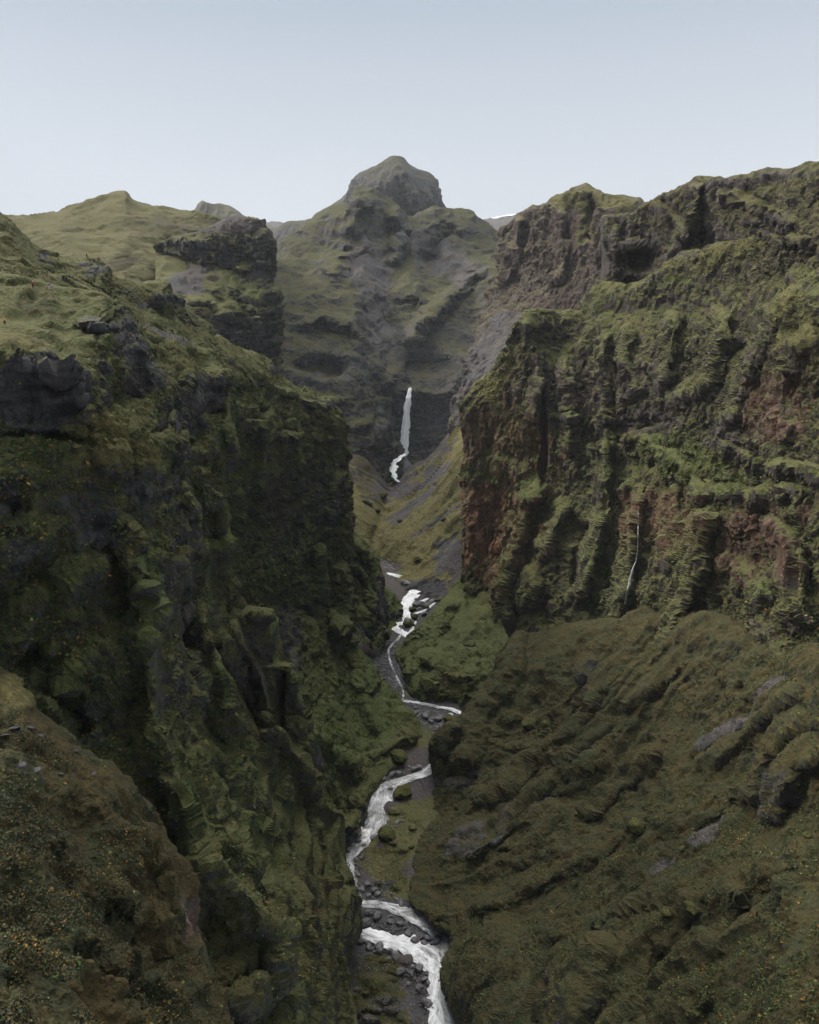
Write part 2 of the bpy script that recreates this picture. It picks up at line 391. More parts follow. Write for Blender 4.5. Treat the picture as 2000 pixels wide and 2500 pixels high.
# the green mountain and the dark amphitheatre behind the waterfall
xs = [600, 680, 760, 850, 900, 960, 1000, 1060, 1140, 1230, 1320]
mc = [(600,640),(670,606),(688,582),(716,562),(744,545),(780,524),(809,508),(832,503),(850,499),(855,480),(864,466),(875,460),(888,459),(908,461),(925,466),(941,480),(953,494),(971,512),(994,531),(1008,527),(1022,522),(1038,514),(1055,512),(1080,514),(1105,521),(1125,519),(1143,521),(1150,526),(1158,537),(1190,556),(1226,571),(1320,565)]
mc = [(a, b) for a, b in mc]
r1 = [(x, float(np.interp(x, *zip(*mc))), Y) for x, Y in zip(xs, [1200,1200,1230,1250,1260,1270,1280,1300,1320,1320,1300])]
def rw(*t): return [(x, y, Y) for x, (y, Y) in zip(xs, t)]
mrows = [back(r1, 50, 150), r1,
  rw((680,1080),(640,1080),(620,1110),(600,1140),(590,1150),(610,1180),(620,1190),(620,1190),(620,1200),(640,1180),(640,1150)),
  rw((760,960),(740,960),(730,965),(720,985),(720,1010),(730,1050),(730,1040),(730,1060),(730,1070),(730,1010),(730,980)),
  rw((850,880),(840,880),(845,875),(850,880),(855,905),(860,960),(860,950),(850,955),(840,960),(830,920),(820,900)),
  rw((930,850),(925,840),(925,828),(930,825),(935,850),(940,893),(940,900),(930,895),(930,885),(930,850),(930,820)),
  rw((1000,830),(1000,812),(1000,800),(1000,798),(1000,815),(1000,870),(1000,893),(1000,885),(1000,870),(1000,830),(1000,800)),
  rw((1070,800),(1070,790),(1070,775),(1070,775),(1070,785),(1070,845),(1070,880),(1070,865),(1070,840),(1070,800),(1070,780)),
  rw((1130,780),(1130,770),(1130,755),(1130,760),(1130,770),(1130,815),(1130,858),(1130,850),(1130,810),(1130,780),(1130,760)),
  rw((1200,760),(1200,750),(1200,740),(1200,740),(1200,745),(1200,780),(1200,800),(1200,800),(1200,780),(1200,760),(1200,740))]
patch('mountain', mrows, crest=mc, ext=1, crest_fall=.2, big=7, flute=.9, strata=1.2, rough=1.0, seed=3, gully=(.2, 1, 3, 26),
  base=[.82,.1,0,.12,.25,.55,0,0],
  strokes=[([(895,470),(850,560),(830,640),(800,700)], 60, 40, 35), ([(960,500),(985,560),(975,610),(960,660)], 30, 18, 45),
           ([(885,600),(915,680),(925,760),(940,830)], 35, 35, -28), ([(700,800),(780,770),(860,790),(895,850),(960,960)], 30, 16, 26),
           ([(1000,700),(1060,760),(1040,820)], 30, 26, 26), ([(1180,640),(1110,720),(1030,800),(990,860)], 34, 24, 34),
           ([(1120,560),(1060,620),(1020,680)], 50, 40, -25), ([(990,880),(1000,950)], 10, 12, -16), ([(960,900),(940,1020),(930,1100)], 26, 14, 22)],
  blobs=[(790,900,90,38,0,-34), (1060,900,95,50,0,-22), (1030,960,100,24,0,16), (780,975,100,20,0,16), (870,1040,50,20,0,12),(985,720,35,40,0,14),(1060,640,60,26,20,-14)],
  paint=[('scree',900,650,50,90,-20,.85),('scree',925,760,34,110,-12,.9),('scree',1090,640,110,40,20,.85),('scree',1030,600,60,30,20,.8),
         ('rock',1060,980,120,150,0,1),('rock',1000,850,90,60,0,.95),('dry',1020,850,150,60,-40,.25),('rock',1150,800,90,120,0,.9),('rock',790,905,110,36,0,.95),
         ('rock',720,880,60,40,0,.8),('lush',860,1000,110,80,0,.45),('rock',1000,1080,80,90,0,1),('scree',780,600,70,60,0,.35),('rock',910,540,60,50,0,.7),
         ('rock',1120,545,60,28,0,.8),('scree',730,560,60,40,0,.4),('dry',960,930,40,60,-20,.5)])

# grey cliff on the far right and its scree
xs = [1190, 1226, 1273, 1350, 1430, 1500, 1566, 1640]
rc = [(1215,590),(1226,573),(1240,560),(1250,548),(1262,531),(1280,522),(1295,516),(1311,508),(1330,500),(1345,487),(1358,485),(1372,487),(1400,473),(1430,457),(1445,465),(1460,475),(1478,480),(1500,484),(1520,482),(1543,487),(1555,492),(1566,503),(1580,503),(1640,500)]
rr = [
 [(1240,585,1050),(1236,574,955),(1273,523,920),(1350,487,880),(1430,457,845),(1500,484,820),(1566,503,800),(1660,500,790)],
 [(1240,640,1030),(1226,600,940),(1290,590,880),(1360,580,840),(1430,550,810),(1500,560,780),(1580,560,770),(1660,560,750)],
 [(1225,700,980),(1210,690,900),(1280,690,850),(1350,690,805),(1420,690,775),(1500,690,750),(1580,690,730),(1660,690,710)],
 [(1195,800,930),(1180,790,860),(1250,790,815),(1320,790,780),(1400,790,750),(1480,790,725),(1560,790,700),(1660,790,680)],
 [(1165,880,890),(1150,870,825),(1210,870,780),(1280,880,745),(1360,880,720),(1440,880,700),(1540,880,680),(1640,880,660)],
 [(1140,970,850),(1124,967,790),(1180,960,750),(1240,960,715),(1320,960,690),(1420,960,670),(1520,960,650),(1620,960,630)],
 [(1120,1080,800),(1100,1060,755),(1160,1060,715),(1230,1060,680),(1320,1060,660),(1420,1060,640),(1520,1060,620),(1620,1060,600)]]
rr = [back(rr[0], 40, 120)] + rr
patch('cliff', rr, crest=rc, ext=1, crest_fall=.15, big=6, flute=1.8, strata=.6, rough=1.2, seed=4, base=[.85,.25,.25,0,0,.1,0,0],
  strokes=[([(1430,470),(1450,530),(1440,600)], 30, 20, -20), ([(1273,530),(1255,620),(1230,700)], 30, 20, 22), ([(1370,500),(1380,600),(1360,700)], 26, 18, 18)],
  paint=[('rock',1420,490,110,28,8,.0),('dry',1420,500,120,40,8,.5),('scree',1190,880,60,150,30,.75),('scree',1160,980,60,90,35,.85),('rock',1440,560,40,40,0,.3)])

# left background: green hill, then the dark headland
hc = [(-150,528),(0,521),(25,523),(42,523),(58,528),(70,529),(90,527),(105,525),(118,528),(130,525),(155,514),(186,502),(215,491),(237,483),(248,476),(260,472),(280,469),(299,467),(303,468),(305,477),(325,486),(360,497),(417,509),(440,514),(468,521),(510,534),(547,546),(620,560),(700,580)]
xs = [-150, 0, 70, 130, 186, 237, 260, 303, 325, 417, 468, 547, 600, 640]
r1 = [(x, float(np.interp(x, *zip(*hc))), 960) for x in xs]
patch('hill', step=1.4, rows=[back(r1, 60, 200), r1, lin(xs, 560, lambda x: 840+max(0,x-300)*.3), lin(xs, 610, lambda x: 740+max(0,x-300)*.5), lin(xs, 660, lambda x: 650+max(0,x-300)*.6), lin(xs, 720, lambda x: 560+max(0,x-300)*.9), lin(xs, 790, lambda x: 460+max(0,x-300)*1.1)], crest=hc, ext=1,
  big=6, flute=.3, strata=.5, rough=1.1, seed=5, block=.5, base=[-.2,.42,0,.0,0,.15,0,0],
  strokes=[([(200,480),(150,540),(120,600)], 60, 60, 12), ([(303,470),(340,540),(420,590)], 60, 40, 14), ([(0,560),(120,580),(230,640)], 50, 30, 12)],
  paint=[('heath',420,560,120,34,5,.6),('scree',470,560,110,26,8,.45),('red',300,640,50,14,-15,.8),('heath',300,640,60,16,-12,.9)])
b1 = [(380,592,715),(430,590,700),(473,586,682),(520,565,670),(549,549,665),(603,536,655),(640,533,648),(648,540,720)]
bm = [b1,
 [(380,597,705),(430,598,690),(473,602,664),(530,601,655),(580,601,648),(630,592,642),(668,592,645),(664,596,720)],
 [(380,612,712),(430,622,700),(475,640,672),(530,650,658),(580,660,648),(630,660,638),(672,660,643),(660,665,730)],
 [(380,680,640),(430,690,630),(480,700,628),(540,710,625),(590,710,620),(640,710,622),(690,718,632),(676,720,730)],
 [(380,740,585),(430,750,580),(480,760,585),(540,780,590),(590,790,598),(640,790,610),(696,790,628),(680,795,730)],
 [(380,800,520),(440,830,540),(500,860,560),(550,870,575),(600,870,588),(640,870,604),(688,868,622),(676,870,730)],
 [(380,900,500),(440,930,520),(500,940,535),(550,950,560),(600,950,575),(640,950,595),(690,950,610),(680,960,720)]]
patch('headland', [back(b1, 40, 90)] + bm, ext=1, crest=[(370,596),(380,592),(400,590),(430,590),(455,584),(473,586),(500,576),(525,562),(549,549),(575,541),(600,537),(606,533),(622,532),(640,533),(648,540)], crest_fall=.08,
  edge=[(641,536),(643,553),(656,558),(660,575),(672,588),(671,620),(673,650),(670,672),(668,687),(680,700),(690,716),(692,745),(696,790),(690,830),(686,864),(682,890)],
  soft=(0, .1), edge_fall=.1, big=5, flute=.8, strata=1.7, rough=1.1, seed=6, base=[.55,.1,0,0,.1,.1,0,0],
  strokes=[([(380,600),(430,604),(480,612),(560,625)], 10, 10, -9), ([(560,690),(600,720),(630,770),(640,830)], 26, 12, 12), ([(460,745),(520,740),(560,780)], 14, 10, 9)],
  blobs=[(590,640,60,18,0,-12),(595,655,16,14,0,12),(560,760,60,16,10,8),(450,640,60,30,0,5)],
  paint=[('scree',560,555,90,22,-8,.75),('rock',620,545,30,12,0,.4),('scree',470,690,62,36,-15,.95),('lush',580,700,50,30,20,.4),('rock',430,640,70,18,0,-.2),('rock',610,830,90,60,0,.9),('rock',650,640,40,60,0,.8),('rock',560,740,60,30,0,.2),('dry',450,630,70,20,5,.3),('rock',480,660,60,10,5,.1)])

# left ridge with the walkers
lr = [(-200,470,290),(0,530,290),(46,572,292),(93,613,295),(199,632,300),(241,632,305),(278,669,310),(408,697,330),(424,745,335),(470,790,350),(505,812,360)]
patch('ridge', step=1.15, rows=[back(lr, 30, 60), lr,
 [(-200,600,240),(0,640,235),(60,660,238),(110,680,245),(200,700,250),(250,710,262),(290,740,275),(390,775,300),(430,795,315),(470,820,330),(510,838,345)],
 [(-200,720,195),(0,710,192),(80,725,190),(150,740,200),(230,770,208),(290,800,225),(340,830,240),(410,850,262),(450,870,285),(490,890,300),(530,910,320)],
 [(-200,780,170),(0,770,172),(80,780,175),(150,790,180),(230,830,190),(290,860,205),(340,890,220),(410,910,242),(450,930,265),(490,950,280),(530,960,300)]],
 crest=[(-200,470),(-60,510),(0,530),(18,540),(32,556),(46,572),(70,588),(93,611),(120,626),(150,634),(176,640),(199,636),(206,629),(214,626),(224,632),(232,636),(246,634),(262,652),(278,668),(310,682),(340,684),(370,684),(395,694),(410,700),(418,722),(424,745),(440,768),(470,790),(505,812)],
 ext=1, crest_fall=.12, big=4, flute=.6, strata=.8, rough=.9, seed=7, base=[.1,.2,0,0,.15,.1,0,0],
 strokes=[([(0,560),(100,640),(200,700)], 30, 18, 7)], paint=[('rock',228,646,36,16,20,1),('rock',105,625,22,18,0,.9),('rock',390,735,44,26,0,.9),('rock',340,705,60,14,8,.7),('rock',120,670,50,20,0,.3),('rock',460,800,40,20,30,.6)])

# plateau and corner wall on the left, down to the river
fr = [
 [(380,770,380),(440,790,375),(501,808,376),(557,845,382),(649,878,396),(682,910,405),(728,943,412),(800,966,425),(842,1022,428),(835,1050,480)],
 [(380,850,330),(440,890,330),(500,920,335),(560,950,345),(640,980,362),(690,1000,374),(730,1020,388),(790,1040,404),(853,1092,425),(842,1110,480)],
 [(380,1150,310),(440,1150,312),(500,1150,318),(560,1150,330),(640,1150,347),(690,1150,362),(730,1150,377),(790,1150,396),(853,1160,423),(840,1165,480)],
 [(380,1300,305),(440,1300,307),(500,1300,313),(560,1300,326),(640,1300,343),(690,1300,358),(730,1300,373),(790,1300,392),(851,1300,421),(838,1305,480)],
 [(380,1450,295),(440,1460,298),(500,1470,305),(560,1470,318),(640,1470,335),(690,1470,350),(735,1470,366),(795,1470,388),(855,1470,416),(840,1475,470)],
 [(400,1560,280),(460,1560,285),(510,1560,295),(570,1560,308),(640,1560,322),(695,1560,336),(745,1560,352),(800,1560,374),(860,1560,408),(865,1570,450)],
 [(420,1640,262),(480,1640,268),(540,1640,278),(590,1640,290),(650,1640,304),(705,1645,318),(760,1650,336),(820,1650,362),(908,1632,405),(920,1640,440)],
 [(440,1720,246),(500,1720,252),(560,1720,262),(610,1720,274),(665,1720,288),(715,1722,302),(775,1730,320),(845,1735,346),(960,1714,379),(975,1716,410)],
 [(460,1800,232),(520,1800,238),(580,1800,248),(630,1800,259),(680,1800,272),(730,1800,287),(790,1805,306),(870,1805,330),(1012,1792,351),(1025,1795,372)],
 [(480,1890,218),(540,1890,225),(600,1890,234),(650,1890,245),(700,1895,257),(745,1895,270),(790,1890,286),(840,1888,303),(902,1880,317),(1003,1858,336)],
 [(500,1990,205),(560,1990,212),(620,1990,220),(660,1990,230),(710,1995,241),(750,1990,254),(790,1990,268),(838,1985,285),(895,1968,297),(905,1975,318)],
 [(500,2080,192),(560,2080,198),(620,2080,206),(660,2080,215),(710,2080,225),(750,2070,236),(790,2060,250),(830,2040,267),(870,2010,286),(880,2015,300)]]
patch('corner_cliff', [back(fr[0], 20, 50)] + fr, ext=1, crest_fall=.06,
 crest=[(380,770),(430,788),(470,796),(501,806),(520,822),(545,836),(560,848),(585,858),(620,868),(649,876),(662,882),(672,897),(682,910),(696,922),(712,930),(728,943),(736,950),(745,938),(760,944),(782,964),(800,966),(812,968),(816,990),(826,1005),(842,1022)],
 edge=[(815,968),(822,996),(837,1010),(840,1032),(850,1050),(853,1092),(850,1130),(854,1170),(848,1210),(850,1260),(852,1320),(845,1371),(850,1420),(856,1464),(854,1540),(862,1575),(885,1605),(906,1628),(918,1650),(926,1670),(948,1690),(962,1712),(975,1735),(1000,1752),(1012,1775),(1017,1793)],
 edge_fall=.10, big=3.0, flute=.5, strata=.3, rough=1.35, seed=8, soft=(0, .06), samp=1.3, block=.2, base=[.05,.12,0,0,.40,.15,.25,0],
 strokes=[([(845,1140),(820,1230),(800,1330)], 26, 10, 8), ([(780,1330),(790,1420),(785,1480)], 26, 12, 9), ([(838,1370),(846,1470),(850,1560)], 30, 10, 12),
   ([(700,1010),(720,1100),(715,1200)], 30, 14, 7), ([(800,1480),(860,1570),(895,1640),(905,1690)], 40, 16, 10), ([(860,1640),(900,1720),(930,1790)], 40, 20, 7),
   ([(740,1780),(830,1840),(880,1900)], 30, 20, 8), ([(640,1000),(655,1100),(640,1250)], 24, 12, 6),([(905,1625),(915,1660),(900,1700)], 20, 8, 8),
   ([(700,1478),(740,1488),(770,1530),(775,1560)], 12, 10, -20), ([(690,1560),(700,1700),(760,1790)],24,20,-8)],
 blobs=[(745,1500,38,26,35,-14),(770,1545,16,22,0,-10),(860,1855,30,26,0,9),(816,1836,18,18,0,7),(880,1945,34,40,0,7),(760,985,46,12,15,6),(700,960,50,14,20,6),(790,1070,50,10,5,7),(690,1060,60,12,5,7),(620,1040,40,12,5,6)],
 paint=[('dry',600,890,120,34,22,.45),('rock',700,1270,110,110,0,.42),('rock',500,870,200,26,20,-.3),('dry',760,1000,80,28,15,.4),('rock',810,985,44,14,8,.9),('rock',668,900,14,20,0,.9),('rock',820,1230,16,70,12,.95),('rock',700,1560,34,90,0,.9),('scree',700,1570,26,80,0,.5),
   ('lush',900,1700,90,110,0,.8),('lush',800,1800,110,90,0,.75),('rock',790,1180,60,60,0,.6),('dry',790,1060,80,40,0,.35),('speck',800,1750,160,160,0,.35),('scree',560,900,40,20,30,.5),('rock',890,1985,26,40,0,.9),('speck',640,1050,60,60,0,.6)])

# lower rocks behind the corner
patch('lower_cliff', [
 [(820,1250,500),(835,1265,498),(853,1290,496),(890,1320,494),(918,1346,494),(925,1350,540)],
 [(820,1270,470),(835,1280,470),(860,1300,474),(893,1330,480),(922,1356,487),(925,1362,540)],
 [(830,1380,452),(850,1385,455),(875,1390,460),(905,1400,466),(939,1406,474),(932,1412,540)],
 [(835,1450,442),(855,1455,446),(880,1460,450),(905,1460,456),(940,1460,468),(930,1465,530)],
 [(840,1510,432),(860,1510,436),(885,1515,440),(905,1515,446),(938,1512,462),(930,1520,510)],
 [(850,1570,418),(870,1575,422),(890,1580,425),(905,1590,430),(925,1580,438),(930,1590,480)]],
 crest=[(820,1262),(853,1290),(866,1297),(890,1320),(905,1334),(918,1346)], ext=0, edge=[(918,1350),(928,1372),(936,1388),(939,1406),(938,1440),(939,1510),(930,1525),(912,1532)],
 big=3, flute=.7, strata=.7, rough=1.0, seed=9, base=[.15,.15,0,0,.5,.1,.2,0], edge_fall=.15,
 strokes=[([(870,1310),(905,1370),(915,1440),(918,1520)], 22, 8, 9), ([(855,1370),(880,1400),(905,1450),(908,1500)], 20, 8, 7)], blobs=[(880,1500,36,26,20,7)],
 paint=[('rock',928,1470,12,60,0,1),('rock',890,1550,40,22,0,.9)])
patch('lower_bank', [
 [(930,1422,500),(939,1430,500),(950,1442,500),(965,1462,501),(978,1480,502),(984,1485,520)],
 [(925,1430,494),(938,1436,494),(950,1448,494),(962,1466,496),(977,1482,498),(984,1488,520)],
 [(925,1470,482),(937,1475,482),(948,1480,482),(960,1485,485),(979,1490,492),(984,1495,515)],
 [(925,1515,474),(937,1518,474),(948,1520,475),(960,1518,478),(980,1506,488),(984,1510,505)],
 [(925,1545,465),(937,1545,465),(948,1545,466),(960,1540,470),(975,1525,480),(984,1525,495)]],
 big=1.5, flute=.4, strata=.5, rough=.8, seed=10, base=[-.1,.1,0,0,.7,0,.2,0], paint=[('rock',965,1505,22,16,0,1)])

# valley behind: moss fan, stream bed and the bright scree slope
patch('valley_slope', [
 [(830,1080,780),(870,1090,775),(910,1130,785),(960,1180,800),(1000,1150,800),(1060,1105,790),(1130,1020,760),(1200,980,740)],
 [(830,1180,700),(870,1190,700),(910,1200,710),(950,1210,735),(1000,1185,740),(1060,1140,720),(1130,1075,690),(1200,1040,670)],
 [(830,1250,650),(870,1240,655),(905,1250,658),(935,1262,672),(985,1240,680),(1050,1200,665),(1130,1140,640),(1200,1100,620)],
 [(840,1300,610),(870,1300,612),(895,1310,617),(915,1318,626),(970,1290,625),(1050,1260,612),(1130,1220,598),(1200,1180,580)],
 [(860,1350,586),(880,1360,588),(905,1365,593),(930,1372,596),(980,1365,585),(1050,1345,572),(1130,1310,558),(1200,1270,545)],
 [(870,1400,566),(900,1400,567),(930,1400,567),(955,1405,563),(1020,1412,548),(1075,1420,535),(1130,1400,528),(1200,1380,515)],
 [(870,1470,538),(900,1470,538),(940,1470,538),(985,1475,524),(1040,1475,515),(1090,1470,508),(1130,1460,505),(1200,1450,500)]],
 big=2, flute=.1, strata=.1, rough=.8, block=0, seed=12, gully=(1, .55, 3.5, 12), base=[-.45,.9,0,0,.45,-.2,0,0],  # pale moss, its colour brightened further for sunlight that never reaches this slope
 strokes=[([(1130,1190),(1060,1250),(990,1310)], 12, 12, -3), ([(1130,1110),(1050,1180),(990,1230)], 14, 14, 3.5), ([(1130,1250),(1060,1320),(1020,1370)], 14, 14, 3.5), ([(1130,1290),(1060,1350)], 9, 9, -3),
   ([(1100,1240),(1040,1290)],9,9,3),([(1110,1150),(1040,1210),(980,1260)],8,8,-2.5),([(1060,1110),(1020,1160)],16,16,4)],
 blobs=[(1020,1360,16,12,0,5)],
 paint=[('scree',1120,1370,62,60,-42,1),('scree',1000,1130,130,34,-34,.95),('scree',960,1170,60,60,0,1),('scree',870,1150,60,60,40,.5),('scree',1000,1240,16,90,52,.85),('scree',1060,1160,60,16,-38,.8),('heath',890,1170,40,60,0,.5),
  ('scree',1065,1275,8,90,52,.6),('scree',930,1390,60,16,0,.9),('scree',1000,1450,120,36,0,.95),('scree',905,1340,26,60,0,.3)])

# canyon floor down the whole river
cps = [(1370,925,150),(1400,960,160),(1430,1010,160),(1460,1010,150),(1500,980,140),(1550,960,140),(1620,950,140),(1700,1010,170),(1760,1050,190),(1820,1010,190),(1880,970,200),(1950,940,220),(2030,920,250),(2100,930,260),(2200,950,260),(2300,1000,280),(2400,1020,320),(2520,1040,360),(2700,1060,420)]
rows = []
_c = np.array(cps, float); _y = np.arange(1370, 2705, 18.)
for y, cx, w in zip(_y, np.interp(_y, _c[:, 0], _c[:, 1]), np.interp(_y, _c[:, 0], _c[:, 2])):
    Y = float(river_Y(y)); rows.append([(cx + w * u, y, Y * (1 - .004 * abs(u) ** 1.5)) for u in (-1.2, -.8, -.5, -.25, 0, .25, .5, .8, 1.2)])
hum = [(float(x), float(y), float(r_), float(r_) * .6, 0, float(a_)) for x, y, r_, a_ in
       [(920 + 60 * q[0], 2110 + 75 * q[1], 12 + 16 * abs(q[2]), .5 + 1.1 * abs(q[3])) for q in _rs.randn(26, 4)] + [(915 + 50 * q[0], 2430 + 60 * q[1], 12 + 20 * abs(q[2]), .5 + 1.1 * abs(q[3])) for q in _rs.randn(34, 4)]
       if 60 < abs(x - np.interp(y, [2050, 2210, 2290, 2340, 2500], [870, 850, 960, 1070, 1092])) ]
patch('canyon_floor', rows, blobs=hum, big=.12, flute=0, strata=0, rough=.26, block=.4, seed=13, base=[0,0,0,.85,.1,.2,0,0],
 paint=[('scree',940,2110,60,55,0,.05),('scree',1000,2170,50,40,0,.1),('scree',930,2420,70,90,0,.2),('scree',1010,2010,90,60,-10,.1),('scree',1000,1690,20,12,0,.2),('scree',1020,1800,90,34,20,.25),('scree',940,2450,50,20,0,.6),
   ('dry',950,2110,100,80,0,.4),('heath',900,2400,100,110,0,.7),('scree',1060,2100,40,40,0,.1)])

# mossy mound at the foot of the right wall
patch('mound', [
 [(990,1560,480),(1010,1540,482),(1045,1512,486),(1101,1450,492),(1135,1415,496),(1190,1430,490)],
 [(983,1572,452),(1000,1552,456),(1045,1516,466),(1101,1456,484),(1135,1424,490),(1190,1440,480)],
 [(965,1590,438),(995,1585,436),(1045,1570,437),(1100,1550,440),(1150,1535,440),(1230,1530,425)],
 [(985,1640,412),(1010,1640,408),(1045,1635,404),(1110,1630,401),(1180,1620,396),(1260,1610,380)],
 [(1000,1690,392),(1020,1690,389),(1060,1690,387),(1120,1690,384),(1190,1690,375),(1270,1680,358)],
 [(1020,1704,388),(1055,1712,385),(1090,1719,383),(1135,1726,379),(1200,1735,364),(1280,1745,346)],
 [(1030,1716,392),(1060,1724,390),(1090,1731,388),(1135,1740,384),(1210,1780,345),(1280,1800,332)]],
 big=2.5, flute=.3, strata=.4, rough=1.4, block=.9, seed=14, soft=(.1, 0), base=[-.05,.15,0,0,.6,.05,.3,0],
 strokes=[([(1045,1525),(1010,1580),(985,1620)], 24, 24, 8), ([(1110,1460),(1060,1540),(1040,1600)], 26, 22, 9), ([(1040,1590),(1070,1640),(1050,1680)], 20, 20, 6),([(1150,1540),(1130,1600),(1100,1660)],30,30,6)],
 blobs=[(1010,1635,26,22,0,6),(1060,1612,40,22,0,6),(1150,1587,20,9,0,-12),(1140,1650,40,20,0,5)],
 paint=[('dry',1110,1670,50,34,-20,.6),('rock',1150,1587,24,12,0,1),('rock',1020,1560,16,16,0,.6)])

# right side: upper block, main wall, lower slopes
ru = [(1460,560,700),(1483,530,560),(1534,533,540),(1571,512,530),(1617,489,520),(1682,457,492),(1706,440,480),(1780,433,450),(1863,420,420),(2000,410,370),(2200,400,330)]
RU = [ru,
 [(1470,600,680),(1485,580,552),(1530,580,533),(1571,570,522),(1620,560,505),(1675,540,475),(1710,530,462),(1790,520,430),(1870,510,395),(2000,500,350),(2200,490,310)],
 [(1470,680,660),(1484,675,545),(1530,680,530),(1571,680,515),(1620,670,490),(1675,650,460),(1720,640,440),(1790,620,410),(1870,600,375),(2000,580,335),(2200,570,300)],
 [(1450,760,650),(1460,750,545),(1530,760,525),(1571,760,505),(1620,750,480),(1675,740,452),(1720,730,430),(1790,720,400),(1870,700,365),(2000,680,325),(2200,670,290)],
 [(1450,860,640),(1460,850,540),(1530,860,515),(1571,860,495),(1620,850,470),(1675,840,445),(1720,830,420),(1790,820,390),(1870,800,355),(2000,780,318),(2200,770,285)]]
patch('upper_cliff', [back(ru, 30, 80)] + RU, ext=1, crest_fall=.1,
 crest=[(1483,530),(1492,527),(1510,528),(1534,533),(1545,524),(1571,512),(1595,498),(1617,489),(1650,474),(1668,468),(1678,458),(1690,452),(1700,442),(1706,439),(1716,443),(1730,441),(1745,445),(1780,434),(1820,427),(1863,419),(1895,417),(1930,418),(2000,411),(2200,400)],
 edge_left=[(1483,530),(1482,600),(1486,640),(1484,676)],
 edge_fall=.08, big=3, flute=.8, strata=.3, rough=1.3, block=.5, seed=15, base=[.38,.35,.12,0,.1,.2,.05,0],
 blobs=[(1570,635,62,48,0,-34),(1560,690,60,22,0,-22),(1735,590,60,55,10,-24),(1500,600,16,60,0,10),(1560,600,50,14,0,16),(1860,540,46,16,0,9),(1800,500,60,10,-5,7)],
 strokes=[([(1706,445),(1690,520),(1670,600)], 26, 18, 18), ([(1617,500),(1660,560),(1665,620)], 20, 16, 12), ([(1750,470),(1850,500),(1960,560)], 26, 20, 9), ([(1830,560),(1910,590),(2000,600)], 22, 16, 8)],
 paint=[('rock',1780,452,90,18,-8,.95),('rock',1920,430,60,16,0,.8),('rock',1560,620,90,70,0,.85),('rock',1740,600,60,50,0,.9),('heath',1640,520,60,40,-30,.5),('rock',1880,545,60,24,0,.9),('dry',1620,490,90,24,-25,.6),('rock',1560,720,90,30,0,.9),('scree',1580,720,70,20,-10,.4)])
rf = [
 [(1140,995,560),(1124,990,504),(1200,902,510),(1283,762,508),(1423,753,512),(1462,684,508),(1560,694,480),(1664,624,455),(1789,600,415),(1896,577,385),(2000,550,350),(2200,530,320)],
 [(1140,1030,555),(1125,1020,500),(1200,930,500),(1286,840,497),(1400,830,492),(1440,780,485),(1560,770,460),(1660,740,436),(1780,700,400),(1890,660,366),(2000,620,334),(2200,600,300)],
 [(1140,1060,550),(1128,1050,498),(1200,980,492),(1290,930,484),(1400,920,470),(1460,900,458),(1570,890,430),(1650,870,410),(1760,840,375),(1880,800,335),(2000,760,300),(2200,740,275)],
 [(1145,1110,550),(1130,1100,498),(1205,1080,488),(1290,1030,474),(1400,1010,455),(1480,1000,438),(1570,1000,412),(1650,990,392),(1755,980,360),(1880,970,318),(2000,960,286),(2200,950,255)],
 [(1145,1180,550),(1130,1170,497),(1208,1170,484),(1290,1160,466),(1395,1150,446),(1480,1130,426),(1570,1120,398),(1650,1110,374),(1755,1110,342),(1880,1110,300),(2000,1110,268),(2200,1110,238)],
 [(1145,1310,550),(1131,1300,494),(1205,1305,478),(1285,1305,456),(1385,1300,428),(1470,1290,404),(1560,1280,376),(1650,1270,348),(1755,1260,318),(1880,1260,279),(2000,1260,250),(2200,1260,222)],
 [(1145,1440,545),(1131,1430,491),(1195,1450,470),(1275,1450,443),(1370,1450,408),(1460,1440,384),(1560,1430,354),(1650,1420,328),(1755,1420,298),(1880,1410,262),(2000,1410,236),(2200,1410,208)],
 [(1150,1540,520),(1135,1530,478),(1195,1560,445),(1275,1580,414),(1370,1590,380),(1460,1580,360),(1560,1570,332),(1650,1560,306),(1755,1560,278),(1880,1560,243),(2000,1560,218),(2200,1560,192)],
 [(1150,1640,480),(1150,1640,440),(1210,1660,410),(1285,1680,380),(1375,1690,350),(1465,1680,332),(1565,1670,306),(1655,1660,284),(1760,1660,257),(1885,1660,226),(2000,1660,203),(2200,1660,178)]]
